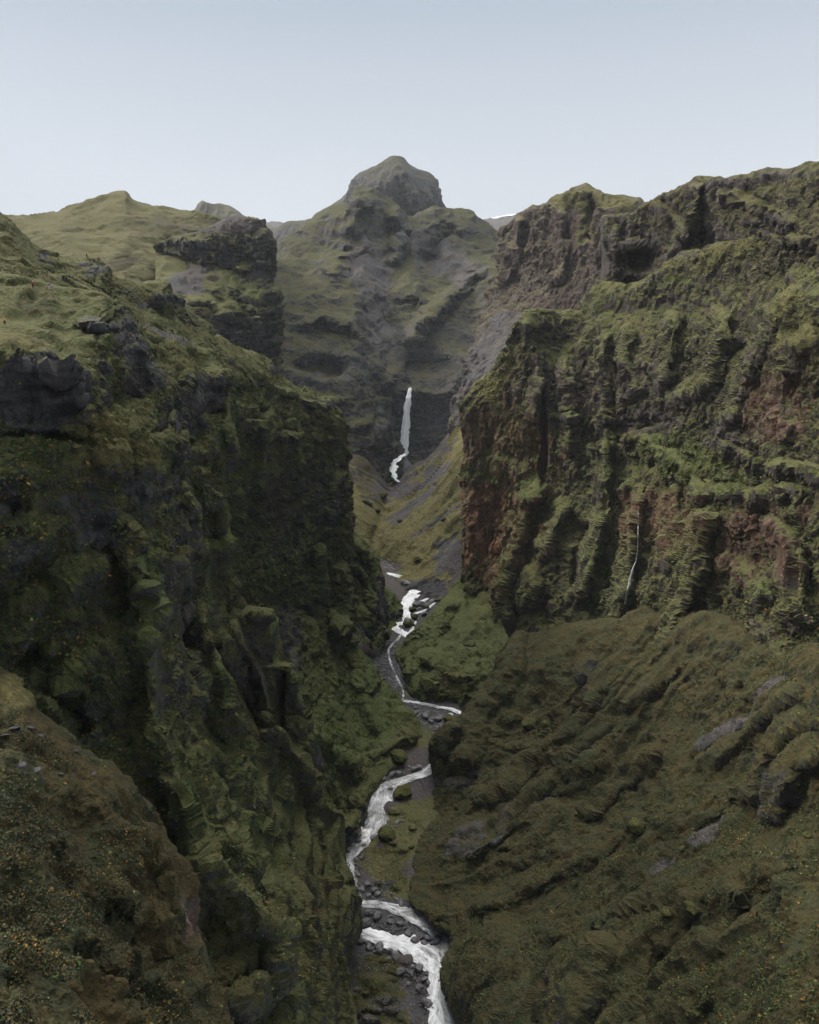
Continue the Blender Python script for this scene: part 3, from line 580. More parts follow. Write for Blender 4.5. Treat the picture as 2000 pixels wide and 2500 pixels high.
patch('canyon_wall', [back(rf[0], 30, 60)] + rf, ext=1, crest_fall=.06,
 crest=[(1124,990),(1135,968),(1150,955),(1165,930),(1180,918),(1200,902),(1212,888),(1230,868),(1246,856),(1262,842),(1278,838),(1280,762),(1290,758),(1310,755),(1330,758),(1350,756),(1375,760),(1395,754),(1420,754),(1424,716),(1440,700),(1452,690),(1458,680),(1480,683),(1505,680),(1520,690),(1530,704),(1545,700),(1575,690),(1610,655),(1640,642),(1664,628),(1700,616),(1745,612),(1789,600),(1840,590),(1896,577),(1940,566),(2000,552),(2200,530)],
 edge_left=[(1124,990),(1123,1020),(1129,1046),(1131,1090),(1132,1110),(1129,1160),(1130,1232),(1129,1300),(1132,1371),(1129,1430)], edge_fall=.05,
 big=3, flute=.5, strata=.0, rough=1.35, seed=16, soft=(.05, 0), block=.2, samp=1.1, base=[.4,.2,.12,0,.25,.1,.2,0],
 strokes=[
  ([(1283,765),(1300,850),(1310,950),(1300,1040)], 26, 30, 14), ([(1380,850),(1385,950),(1400,1050),(1390,1130)], 30, 22, 13), ([(1478,800),(1470,900),(1480,1000),(1470,1080)], 26, 22, 13),
  ([(1540,790),(1530,880),(1560,980)], 24, 20, 13), ([(1650,760),(1640,860),(1610,960)], 26, 22, 13), ([(1760,740),(1770,830),(1740,930),(1640,1000)], 34, 26, 15),
  ([(1320,930),(1330,1100),(1325,1200)], 10, 10, -16), ([(1430,860),(1430,960)], 9, 9, -12), ([(1512,880),(1512,960),(1510,1010)], 10, 9, -14), ([(1590,900),(1600,980)], 10, 9, -10),
  ([(1960,700),(1900,780),(1850,870),(1800,980),(1790,1060)], 34, 30, 11), ([(1830,830),(1790,880),(1740,980)], 16, 12, -16),
  ([(2000,800),(1930,870),(1900,980),(1950,1080)], 40, 34, 8),
  ([(1345,1190),(1290,1230),(1262,1340),(1240,1460),(1225,1560)], 40, 20, 20), ([(1400,1220),(1350,1290),(1320,1400),(1280,1500)], 34, 18, 18), ([(1320,1330),(1330,1450),(1345,1540)], 22, 22, -14),
  ([(1480,1040),(1470,1150),(1475,1260),(1440,1400),(1400,1510)], 34, 18, 20), ([(1440,1270),(1410,1380),(1400,1460)], 26, 14, -10),
  ([(1565,1170),(1545,1300),(1530,1420),(1500,1520),(1460,1600)], 34, 16, 16), ([(1545,1200),(1535,1330),(1525,1440)], 7, 7, -6),
  ([(1750,1220),(1720,1290),(1700,1400),(1660,1500),(1600,1600)], 36, 20, 18), ([(1660,1180),(1640,1300),(1640,1400)], 20, 14, 8),
  ([(1560,1070),(1640,1120),(1700,1180),(1730,1240)], 40, 20, 9), ([(1870,1260),(1930,1320),(1960,1440),(1950,1560)], 40, 26, 14),
  ([(1760,1080),(1850,1130),(1950,1150),(2050,1160)], 34, 16, 10), ([(1700,1200),(1850,1210),(1990,1200)], 40, 22, 10)],
 blobs=[(1245,1150,70,50,20,7),(1300,1200,60,50,0,9),(1500,1180,80,70,0,6),(1860,1340,90,90,0,-12),(1850,1450,80,60,0,7),(1560,1070,130,16,4,3),(1600,1130,26,22,0,-9),(1960,1190,60,12,0,-9),
        (1560,1036,110,22,-4,-4),(1820,1050,60,24,8,-6),(1880,1660,80,30,0,-14),(1380,1020,60,14,0,6)],
 paint=[('red',1240,1180,120,260,0,.75),('rock',1190,1280,56,150,0,.85),('red',1190,1290,60,170,0,1),('rock',1150,1100,36,110,0,.75),('rock',1240,1050,90,50,0,.55),('dry',1200,940,100,70,-40,.6),('rock',1220,930,70,50,-40,-.3),('rock',1190,1160,60,20,15,-.2),('lush',1200,1160,60,24,15,.7),  # red is rusty rock plus the warm light on this edge, as colour
   ('rock',1170,1240,22,60,0,1),('scree',1160,1250,16,60,0,.35),
   ('rock',1580,1030,100,36,0,1),('scree',1580,1030,90,26,0,.3),('red',1580,1030,140,50,0,.15),('rock',1440,940,220,60,0,.8),('red',1500,900,250,120,0,.15),('rock',1900,990,90,120,-20,.9),('red',1920,990,90,120,-10,.55),('rock',1790,1080,60,50,0,.9),
   ('lush',1420,1090,80,70,30,.6),('lush',1300,1210,60,50,0,.8),('lush',1480,1180,80,80,0,.6),('lush',1690,1130,150,60,15,.7),('rock',1690,1130,150,50,15,-.2),('lush',1900,1170,90,40,5,.6),('rock',1380,1450,60,120,0,.5),('lush',1480,1400,60,120,0,.7),('rock',1600,1270,90,70,0,.75),('red',1620,1270,130,90,0,.7),
   ('rock',1860,1330,110,100,0,.85),('red',1860,1330,130,110,0,.5),('lush',1850,1440,90,34,0,.7),('rock',1860,1560,100,60,0,.7),('dry',1950,800,60,160,-20,.5),('rock',1960,800,60,120,-20,.0),('dry',1700,640,180,30,-15,.5),('rock',1700,650,180,30,-15,.0),
   ('rock',1350,800,60,40,0,.6),('rock',1700,620,60,20,-20,.8),('rock',1600,680,50,16,-30,.6),('speck',1500,1250,350,200,0,.45)])

R2 = [
 [(1056,1826,345),(1050,1812,322),(1068,1788,323),(1124,1746,330),(1203,1663,347),(1249,1603,360),(1290,1545,378),(1372,1525,372),(1460,1500,352),(1560,1480,332),(1650,1470,312),(1750,1490,282),(1880,1530,243),(2000,1560,213),(2200,1600,180)],
 [(1058,1870,340),(1051,1865,319),(1078,1858,315),(1130,1820,316),(1200,1760,322),(1250,1720,330),(1300,1690,336),(1385,1650,330),(1470,1630,315),(1560,1620,298),(1650,1610,283),(1750,1620,257),(1880,1650,223),(2000,1680,195),(2200,1720,166)],
 [(1066,1925,335),(1058,1922,316),(1085,1928,309),(1135,1915,304),(1190,1880,303),(1250,1850,304),(1310,1830,302),(1400,1790,295),(1480,1775,285),(1570,1765,270),(1660,1760,256),(1760,1780,233),(1880,1800,205),(2000,1830,180),(2200,1860,152)],
 [(1040,1990,318),(1060,1985,299),(1090,1990,294),(1140,1990,290),(1200,1980,285),(1260,1970,280),(1330,1950,275),(1420,1925,267),(1500,1910,257),(1590,1900,244),(1680,1900,230),(1780,1915,211),(1890,1930,189),(2000,1955,167),(2200,1980,142)],
 [(990,2090,285),(1020,2090,272),(1060,2090,269),(1120,2080,266),(1190,2070,262),(1260,2060,257),(1340,2040,250),(1430,2020,243),(1510,2000,237),(1600,1990,227),(1690,1990,214),(1790,2000,196),(1900,2010,176),(2010,2030,157),(2200,2060,132)],
 [(1000,2185,262),(1005,2192,247),(1050,2180,249),(1110,2165,250),(1180,2150,248),(1260,2130,243),(1350,2110,235),(1440,2090,228),(1530,2080,219),(1620,2070,210),(1700,2070,199),(1800,2080,182),(1900,2090,164),(2020,2100,147),(2200,2120,124)],
 [(1060,2250,250),(1048,2245,236),(1085,2240,234),(1140,2225,233),(1210,2210,231),(1280,2200,227),(1370,2180,219),(1450,2170,211),(1540,2160,203),(1630,2150,195),(1720,2150,184),(1810,2160,169),(1910,2170,153),(2020,2180,138),(2200,2200,117)],
 [(1112,2300,240),(1103,2298,226),(1130,2292,222),(1170,2285,217),(1230,2280,212),(1300,2270,207),(1380,2260,200),(1460,2250,194),(1550,2240,187),(1640,2240,178),(1720,2240,169),(1810,2250,156),(1910,2260,141),(2020,2270,127),(2200,2280,107)],
 [(1104,2380,225),(1094,2378,214),(1120,2380,209),(1160,2380,203),(1220,2380,197),(1290,2380,191),(1380,2380,183),(1460,2380,176),(1550,2380,167),(1640,2380,158),(1720,2380,149),(1810,2390,138),(1910,2390,126),(2020,2400,113),(2200,2400,96)],
 [(1150,2510,205),(1140,2510,195),(1170,2515,190),(1210,2520,184),(1260,2520,178),(1320,2520,171),(1400,2520,163),(1480,2520,155),(1560,2520,148),(1650,2520,139),(1730,2520,131),(1820,2520,121),(1920,2520,110),(2020,2520,99),(2200,2520,84)],
 [(1170,2660,195),(1160,2660,178),(1190,2660,172),(1230,2660,166),(1280,2660,160),(1340,2660,153),(1420,2660,146),(1500,2660,139),(1570,2660,133),(1650,2660,125),(1740,2660,116),(1820,2660,108),(1920,2660,98),(2020,2660,88),(2200,2660,75)]]
R2[0] = [(x, y + (0 if x < 1290 else 34), Y + (0 if x < 1290 else 4)) for x, y, Y in R2[0]]
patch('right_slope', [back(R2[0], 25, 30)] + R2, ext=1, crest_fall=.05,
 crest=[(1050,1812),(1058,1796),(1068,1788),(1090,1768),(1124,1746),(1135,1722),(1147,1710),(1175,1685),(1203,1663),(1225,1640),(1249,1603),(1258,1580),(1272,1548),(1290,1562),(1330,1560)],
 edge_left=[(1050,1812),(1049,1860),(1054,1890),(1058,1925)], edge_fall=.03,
 big=3, flute=0, strata=0, rough=1.0, seed=17, soft=(.07, 0), samp=.6, block=.1, gully=(1, .12, 5.5, 18), base=[.05,.1,0,0,.12,.80,.10,0],  # heath is brown moss, kept extra dark to stand in for gorge shade
 strokes=[
  ([(1390,1600),(1300,1690),(1220,1780)], 40, 26, 7), ([(1560,1560),(1500,1650),(1440,1730),(1330,1850),(1180,1990)], 30, 40, 12), ([(1700,1600),(1600,1680),(1520,1740)], 30, 24, 9),
  ([(1500,1760),(1420,1830),(1350,1870)], 40, 14, 9), ([(1430,1830),(1330,1930),(1240,2010),(1120,2110)], 34, 22, 8), ([(1620,1850),(1500,1930),(1430,2000)], 34, 16, 9),
  ([(1370,1960),(1320,2050),(1270,2130)], 40, 24, 9), ([(1540,2000),(1450,2090),(1300,2170),(1130,2230)], 50, 30, 9), ([(1640,1880),(1560,1950)], 14, 14, -6),
  ([(1940,1690),(1800,1790),(1690,1870)], 10, 12, -6), ([(1980,1700),(1860,1760),(1760,1850),(1720,1880)], 44, 20, 10), ([(2000,1760),(1900,1830),(1860,1900),(1820,1980)], 44, 26, 13), ([(2050,1820),(1940,1880),(1900,1960),(1900,2030)], 50, 30, 14),
  ([(1780,1980),(1700,2060),(1620,2150)], 16, 16, -4), ([(2000,2080),(1870,2130),(1750,2190),(1600,2240)], 50, 40, 8), ([(1700,2200),(1560,2250),(1440,2290)], 24, 34, -8),
  ([(1250,2290),(1230,2400),(1220,2520)], 50, 34, 9), ([(1480,2320),(1440,2420),(1400,2540)], 50, 30, 10), ([(1380,2290),(1350,2400),(1340,2540)], 30, 30, -12),
  ([(1820,2150),(1760,2260),(1700,2380),(1690,2520)], 60, 40, 10), ([(1950,2120),(1960,2260),(1900,2420)], 50, 50, 8), ([(1620,2300),(1600,2420),(1580,2540)], 30, 34, -9),
  ([(1190,1700),(1160,1800),(1150,1880)], 34, 26, 6), ([(1110,1770),(1085,1850)], 30, 22, 6), ([(1090,1995),(1200,1950),(1300,1870)], 16, 16, -4)],
 blobs=[(1130,1905,46,26,0,-12),(1125,1855,40,34,0,5),(1440,1640,24,44,20,12),(1440,1712,22,34,25,9),(1290,1755,20,20,0,6),(1335,1762,16,12,0,4),(1310,1825,26,18,0,6),(1420,1880,60,30,-20,8),(1550,2010,30,26,-15,9),(1350,2080,44,46,0,8),
   (1540,2230,40,26,-30,8),(1690,2215,22,20,0,7),(1625,2220,18,20,0,6),(1925,1930,50,60,0,9),(1250,2070,40,20,-20,4),(1590,1850,44,22,-30,7),(1060,2225,44,26,20,4),(1400,2230,30,30,0,0),(1380,1920,70,26,-20,5)],
 paint=[('rock',1130,1905,60,30,0,1),('rock',1790,1790,120,10,-35,.8),('scree',1790,1790,120,9,-35,.95),('scree',1560,1920,40,9,-35,.9),('scree',1750,2040,70,22,-50,.85),('scree',1640,2130,36,10,-40,.8),('scree',1240,2010,90,8,-55,.5),('scree',1320,1980,60,7,-50,.5),('scree',1560,1610,40,40,0,.3),
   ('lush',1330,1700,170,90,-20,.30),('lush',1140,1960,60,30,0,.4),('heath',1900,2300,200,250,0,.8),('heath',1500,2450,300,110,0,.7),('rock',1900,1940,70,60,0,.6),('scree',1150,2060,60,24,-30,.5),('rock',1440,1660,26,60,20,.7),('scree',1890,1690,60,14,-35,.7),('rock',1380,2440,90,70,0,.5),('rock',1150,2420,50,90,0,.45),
   ('speck',1200,1850,170,120,0,.5),('speck',1500,2380,400,200,0,.5)])

# near left wall
NW = [
 [(-200,690,205),(0,680,200),(83,700,192),(150,720,192),(240,735,192),(315,785,215),(400,815,240),(470,845,250),(524,864,255),(525,872,305)],
 [(-200,800,150),(0,795,152),(80,800,156),(160,805,166),(250,790,172),(325,840,192),(400,870,217),(480,890,234),(545,900,249),(540,905,305)],
 [(-200,850,118),(0,855,120),(80,860,123),(180,900,132),(250,905,156),(330,925,178),(410,940,200),(490,960,227),(557,966,247),(552,970,305)],
 [(-200,950,117),(0,950,119),(110,960,121),(208,975,129),(272,980,150),(345,990,172),(420,1010,196),(500,1030,220),(575,1049,246),(566,1055,305)],
 [(-200,1035,116),(0,1035,118),(120,1050,120),(236,1055,129),(300,1070,142),(370,1090,162),(440,1110,188),(510,1130,212),(590,1105,244),(580,1110,305)],
 [(-200,1180,111),(0,1180,113),(130,1180,118),(230,1190,127),(300,1190,140),(370,1190,159),(440,1190,184),(505,1190,208),(558,1195,238),(556,1195,305)],
 [(-200,1300,110),(0,1300,112),(130,1300,117),(240,1300,128),(315,1320,141),(385,1310,159),(450,1300,182),(510,1300,205),(561,1300,236),(558,1300,305)],
 [(-200,1450,110),(0,1450,112),(130,1450,117),(240,1450,127),(343,1440,140),(405,1450,162),(465,1450,181),(515,1450,203),(580,1454,238),(574,1460,300)],
 [(-200,1590,109),(0,1590,111),(140,1600,115),(260,1600,125),(362,1590,138),(430,1600,160),(500,1590,178),(570,1560,203),(680,1530,243),(672,1535,300)],
 [(-200,1720,107),(0,1720,109),(150,1740,113),(270,1760,122),(371,1750,136),(460,1740,157),(535,1710,176),(612,1690,206),(737,1700,252),(730,1705,290)],
 [(-200,1850,104),(0,1850,106),(150,1870,110),(290,1880,118),(405,1860,133),(500,1850,155),(590,1830,178),(675,1820,212),(785,1880,257),(778,1885,290)],
 [(-200,2040,97),(0,2040,99),(150,2050,104),(310,2030,113),(485,2010,130),(565,2000,152),(640,1990,182),(730,1985,222),(843,2015,276),(836,2020,300)],
 [(-200,2190,92),(0,2190,94),(200,2200,100),(390,2160,109),(520,2110,126),(605,2110,148),(680,2110,178),(765,2110,214),(848,2120,261),(840,2125,290)],
 [(-200,2290,87),(0,2290,89),(250,2300,96),(440,2270,107),(610,2195,130),(672,2205,153),(732,2215,178),(802,2215,211),(878,2205,246),(868,2210,270)],
 [(-200,2400,83),(0,2400,85),(300,2420,92),(490,2385,104),(668,2290,132),(720,2315,150),(762,2335,168),(802,2345,194),(843,2352,221),(834,2355,245)],
 [(-200,2560,78),(0,2560,80),(350,2560,89),(530,2545,101),(691,2510,122),(742,2515,142),(782,2520,162),(822,2525,181),(866,2525,197),(856,2530,220)],
 [(-200,2680,74),(0,2680,76),(360,2680,84),(540,2660,96),(700,2650,112),(750,2650,128),(792,2650,146),(832,2650,164),(880,2650,180),(870,2650,205)]]
patch('left_wall', [back(NW[0], 40, 30)] + NW, step=1.8,
 edge=[(524,864),(535,885),(557,910),(558,966),(575,1049),(584,1090),(588,1110),(556,1185),(561,1297),(563,1394),(580,1454),(598,1480),(668,1494),(680,1524),(689,1600),(697,1622),(710,1620),(724,1632),(737,1663),(737,1751),(744,1766),(762,1768),(768,1800),(788,1885),(781,1922),(800,1969),(841,1997),(843,2025),(846,2117),(860,2136),(878,2201),(876,2247),(860,2289),(841,2349),(846,2419),(864,2500),(870,2540)],
 edge_fall=.07, big=1.6, flute=.5, strata=.9, rough=1.0, seed=18, soft=(0, .08), samp=1.5, block=.2, base=[.02,.12,0,0,.30,.2,.75,0],
 calm=[(30,800,70,.4)],
 strokes=[
  ([(470,1150),(505,1160),(540,1240),(560,1360),(575,1440),(600,1490)], 50, 10, 9), ([(436,1150),(480,1260),(495,1371),(503,1440),(512,1533),(547,1672),(561,1742),(621,1797)], 44, 9, 13),
  ([(250,1200),(315,1325),(343,1440),(362,1580),(371,1700),(375,1793),(400,1848),(464,1960),(492,2048),(510,2094),(603,2187),(680,2280),(691,2500)], 46, 12, 14),
  ([(560,1500),(600,1580),(640,1650),(662,1730),(668,1800)], 40, 10, 12), ([(600,1490),(640,1500),(672,1500)], 16, 10, 6), ([(700,1610),(725,1660),(735,1740)], 26, 8, 9), ([(690,1640),(690,1720),(700,1790)], 10, 12, -10),
  ([(621,1800),(670,1785),(700,1800),(730,1850),(765,1900),(778,1960)], 40, 14, 11), ([(648,1890),(650,1980),(640,2050)], 16, 8, 8), ([(420,1010),(430,1080),(436,1160)], 24, 9, 7),
  ([(560,960),(560,1040),(570,1100)], 20, 6, 6), ([(400,1340),(430,1480),(450,1640),(500,1760),(560,1850)], 24, 20, -11), ([(520,1560),(590,1700),(660,1830)], 14, 14, -7),
  ([(60,1640),(160,1700),(230,1800)], 44, 30, -10), ([(600,1850),(640,1950),(700,2050)], 50, 24, 6), ([(760,1990),(790,2070),(800,2180)], 40, 16, 7), ([(700,2080),(730,2200),(740,2330)], 34, 16, 6),
  ([(120,880),(170,920),(200,980),(236,1050)], 26, 8, 5), ([(540,2000),(620,2100),(700,2180),(760,2290)], 50, 24, 7), ([(480,2110),(560,2200),(640,2300)], 40, 20, 5), ([(185,790),(240,790),(300,750)], 12, 10, 5), ([(860,2160),(830,2240),(820,2340)], 30, 20, 7)],
 blobs=[(110,1062,150,12,3,-7),(395,1090,90,40,0,4),(250,1110,110,26,20,3),(90,1620,90,50,20,-9),(420,1390,50,70,0,9),(445,1560,34,70,0,-9),(255,830,60,34,20,3),(255,800,60,12,0,2),(300,960,60,30,20,-6),(520,920,46,40,0,6),(500,1000,60,20,0,-6),(30,1240,40,60,0,-4),(420,1210,60,12,0,-5),(600,2420,60,60,0,6)],
 paint=[('rock',90,955,150,92,0,1.25),('red',90,955,160,100,0,0),('speck',90,955,160,100,0,.1),('rock',100,1065,170,16,0,1),('rock',120,885,60,30,20,.9),('rock',250,800,66,26,15,1.1),('rock',300,860,34,90,-15,1.0),('rock',330,920,60,40,20,.8),
   ('rock',0,780,160,60,0,-.6),('dry',40,830,130,26,4,.6),('lush',120,730,140,40,0,.3),('heath',85,750,50,16,15,.7),('rock',130,700,160,50,0,-.5),('scree',400,815,70,14,20,.8),('scree',300,730,40,10,10,.5),
   ('dry',270,1090,130,60,25,.7),('rock',280,1080,120,50,25,-.5),('dry',350,1170,80,40,30,.4),('rock',380,1190,60,50,30,.9),('rock',300,1190,60,60,0,.9),('rock',200,1230,60,50,0,.75),('rock',30,1250,60,120,0,1),('scree',24,1260,24,90,0,.4),('rock',240,1310,60,60,0,.9),
   ('rock',495,950,60,60,0,.8),('rock',440,1000,60,60,0,.8),('dry',440,890,90,40,25,.5),('rock',430,880,60,30,25,-.3),('rock',455,1550,44,90,0,1.1),('scree',455,1550,30,70,0,.6),('rock',435,1270,16,40,0,.6),
   ('lush',495,1300,16,120,-8,.95),('lush',560,1290,14,120,0,.9),('lush',350,1480,20,150,-8,.9),('lush',480,1980,22,120,-30,.7),('lush',724,1690,14,60,-10,.9),('lush',672,1560,12,60,0,.8),('lush',790,1930,18,60,-10,.6),('heath',430,1450,44,200,-5,.7),('heath',600,1680,50,130,-15,.6),('heath',250,1450,50,160,-5,.5),('lush',340,1550,40,120,0,.8),('lush',190,1680,110,90,0,.6),('lush',430,1120,60,20,0,.5),('rock',230,1790,60,60,0,.4),('rock',560,1950,90,40,0,.2),('rock',780,1850,16,60,0,1.1),('scree',780,1860,12,50,0,.4),('lush',560,1900,90,90,0,.5),('lush',650,2060,110,80,0,.5),  # green ribs, brown hollows: growth that also paints in lit rims and shade
   ('heath',760,2250,110,220,0,.5),('heath',600,2400,160,160,0,.55),('rock',840,2250,40,100,0,.5),('rock',440,1500,60,300,0,.5),('rock',620,1620,60,90,0,.5)])

# foreground slope, bottom left
FS = [
 [(-250,1520,120),(-100,1600,108),(0,1668,102),(30,1696,101),(97,1760,99),(172,1825,97),(232,1862,96),(288,1913,95),(343,1978,94),(390,2066,92),(431,2117,91),(455,2155,90),(464,2230,87),(482,2303,84),(500,2400,80),(540,2480,77),(580,2600,72)],
 [(-250,1560,102),(-100,1640,94),(0,1710,90),(30,1730,90),(90,1790,89),(160,1850,88),(220,1890,88),(275,1940,87),(330,2005,87),(378,2090,86),(415,2145,85),(435,2200,84),(440,2270,81),(450,2340,78),(470,2420,75),(500,2500,72),(540,2610,68)],
 [(-250,1760,80),(-100,1810,76),(-30,1850,74),(20,1870,74),(70,1910,74),(130,1960,74),(180,2000,74),(230,2050,74),(280,2110,74),(320,2180,74),(355,2240,74),(370,2300,73),(380,2360,71),(395,2420,69),(415,2480,67),(440,2550,64),(480,2640,61)],
 [(-250,2000,64),(-120,2030,62),(-50,2060,61),(0,2080,61),(50,2110,61),(100,2150,61),(145,2190,61),(190,2230,61),(230,2280,61),(270,2340,61),(295,2390,61),(310,2430,60),(320,2470,59),(335,2520,58),(355,2560,57),(380,2610,55),(420,2690,52)],
 [(-250,2280,50),(-140,2300,49),(-80,2320,48.5),(-20,2340,48),(30,2360,48),(70,2390,48),(110,2420,48),(150,2450,48),(190,2490,48),(225,2530,47.5),(250,2560,47),(265,2590,46.5),(275,2620,46),(290,2650,45.5),(310,2680,45),(335,2710,44),(370,2760,43)],
 [(-250,2640,38),(-150,2650,37.5),(-100,2660,37),(-50,2670,37),(0,2680,37),(40,2690,37),(80,2710,37),(120,2720,37),(150,2740,37),(180,2760,36.5),(200,2780,36),(215,2790,36),(225,2800,36),(240,2820,35.5),(260,2830,35),(285,2850,35),(320,2880,34)]]
patch('near_slope', [back(FS[0], 40, 14)] + FS, ext=1, step=2.0, crest_fall=.06,
 crest=[(-250,1520),(-100,1600),(-20,1655),(0,1668),(14,1676),(30,1694),(60,1706),(75,1722),(97,1762),(130,1788),(172,1822),(190,1838),(232,1862),(250,1874),(288,1913),(310,1950),(343,1980),(352,2010),(375,2040),(390,2066),(410,2100),(431,2117),(448,2145)],
 big=1.2, flute=.1, strata=.1, rough=1.15, block=0, seed=19, base=[-.5,.1,0,0,0,.9,.5,0],
 strokes=[([(60,1760),(200,1900),(330,2040),(420,2150)], 60, 40, 2.0), ([(150,2060),(260,2160),(380,2280)], 50, 40, 2), ([(240,2220),(330,2300),(420,2370)], 34, 30, -2.2), ([(300,2350),(400,2400),(460,2440)], 50, 40, 2), ([(60,2150),(160,2250),(280,2400)], 60, 50, 1.6)],
 blobs=[(395,2150,50,30,30,1.6),(360,2240,50,40,0,2),(330,2330,60,40,0,2.0),(230,2330,60,40,30,-1.6),(120,2030,80,50,20,1.2),(440,2290,30,70,0,-1.5)],
 paint=[('rock',455,2270,26,90,0,2.2),('red',455,2280,26,90,0,.5),('dry',20,1720,60,40,20,.8),('heath',20,1720,60,40,20,.1),('dry',240,1930,150,40,40,.35),('lush',60,2000,120,60,30,.35),('lush',130,2300,120,90,0,.3),('red',0,0,1,1,0,0),('speck',60,2200,90,60,0,1.0),('speck',60,2450,140,80,0,1.0)])
print('land built %.1fs' % (time.time() - T0), sum(len(p[1]) for p in PATCHES))


# ------------------------------------------------------------------ where a sight line meets the land
C4 = 4
GW, GH = 2000 // C4 + 1, 2500 // C4 + 1
zb = np.full(GW * GH, 1e9); zp = np.zeros((GW * GH, 3))
for o, P in PATCHES:
    x, y, d = project(P)
    k = (x >= 0) & (x < 2000) & (y >= 0) & (y < 2500) & (d > 1)
    c = (y[k] // C4).astype(int) * GW + (x[k] // C4).astype(int); dd = d[k]; PP = P[k]
    od = np.argsort(-dd); c = c[od]; dd = dd[od]; PP = PP[od]
    m = np.full(GW * GH, 1e9); m[c] = dd; pp = np.zeros((GW * GH, 3)); pp[c] = PP
    b = m < zb; zb[b] = m[b]; zp[b] = pp[b]
def surf(px, py):
    for r in range(0, 6):
        best = None
        for j in range(-r, r + 1):
            for i in range(-r, r + 1):
                c = int(py // C4 + j) * GW + int(px // C4 + i)
                if 0 <= c < GW * GH and zb[c] < 1e8 and (best is None or zb[c] < zb[best]): best = c
        if best is not None: return zp[best].copy()
    return None
FLOOR = np.concatenate([p for o, p in PATCHES if o.name == 'canyon_floor'])
def floor_at(px, py):
    Y = float(river_Y(py)); return world(np.array(float(px)), np.array(float(py)), np.array(Y))

def tag(o, label, cat, group=None):
    o['label'] = label; o['category'] = cat
    if group: o['group'] = group
    return o

# ------------------------------------------------------------------ water
t = NT('water')
g = t.n('ShaderNodeNewGeometry').outputs['Position']
uv = t.n('ShaderNodeAttribute', attribute_name='flow').outputs['Vector']
mp = t.n('ShaderNodeMapping'); mp.inputs['Scale'].default_value = (1, .32, 1); t.put(mp.inputs[0], uv)
a = t.noise(.38, 6, .7, mp.outputs[0], 1.2); b = t.noise(.12, 3, .6, uv); c2 = t.noise(1.6, 4, .6, mp.outputs[0], .6)
foam = t.math('ADD', t.math('ADD', t.math('MULTIPLY', a, .55), t.math('MULTIPLY', b, .25)), t.math('MULTIPLY', c2, .2))
edge_ = t.n('ShaderNodeAttribute', attribute_name='white').outputs['Fac']
foam = t.ramp(t.math('ADD', foam, t.math('MULTIPLY', edge_, .2)), .42, .64)
col = t.mix(foam, (.13, .13, .125), (.80, .80, .81))
t.bsdf(col, t.math('ADD', .25, t.math('MULTIPLY', foam, .5)), .5, t.bump(t.math('ADD', a, t.math('MULTIPLY', c2, .5)), .5, .8))
t = NT('falling_water')
uv = t.n('ShaderNodeAttribute', attribute_name='flow').outputs['Vector']
mp = t.n('ShaderNodeMapping'); mp.inputs['Scale'].default_value = (1, .07, 1); t.put(mp.inputs[0], uv)
a = t.noise(.3, 5, .6, mp.outputs[0], 1.5)
col = t.mix(t.ramp(a, .38, .56), (.70, .72, .71), (.93, .94, .93))
t.bsdf(col, .6, .3, t.bump(a, .6, .8))

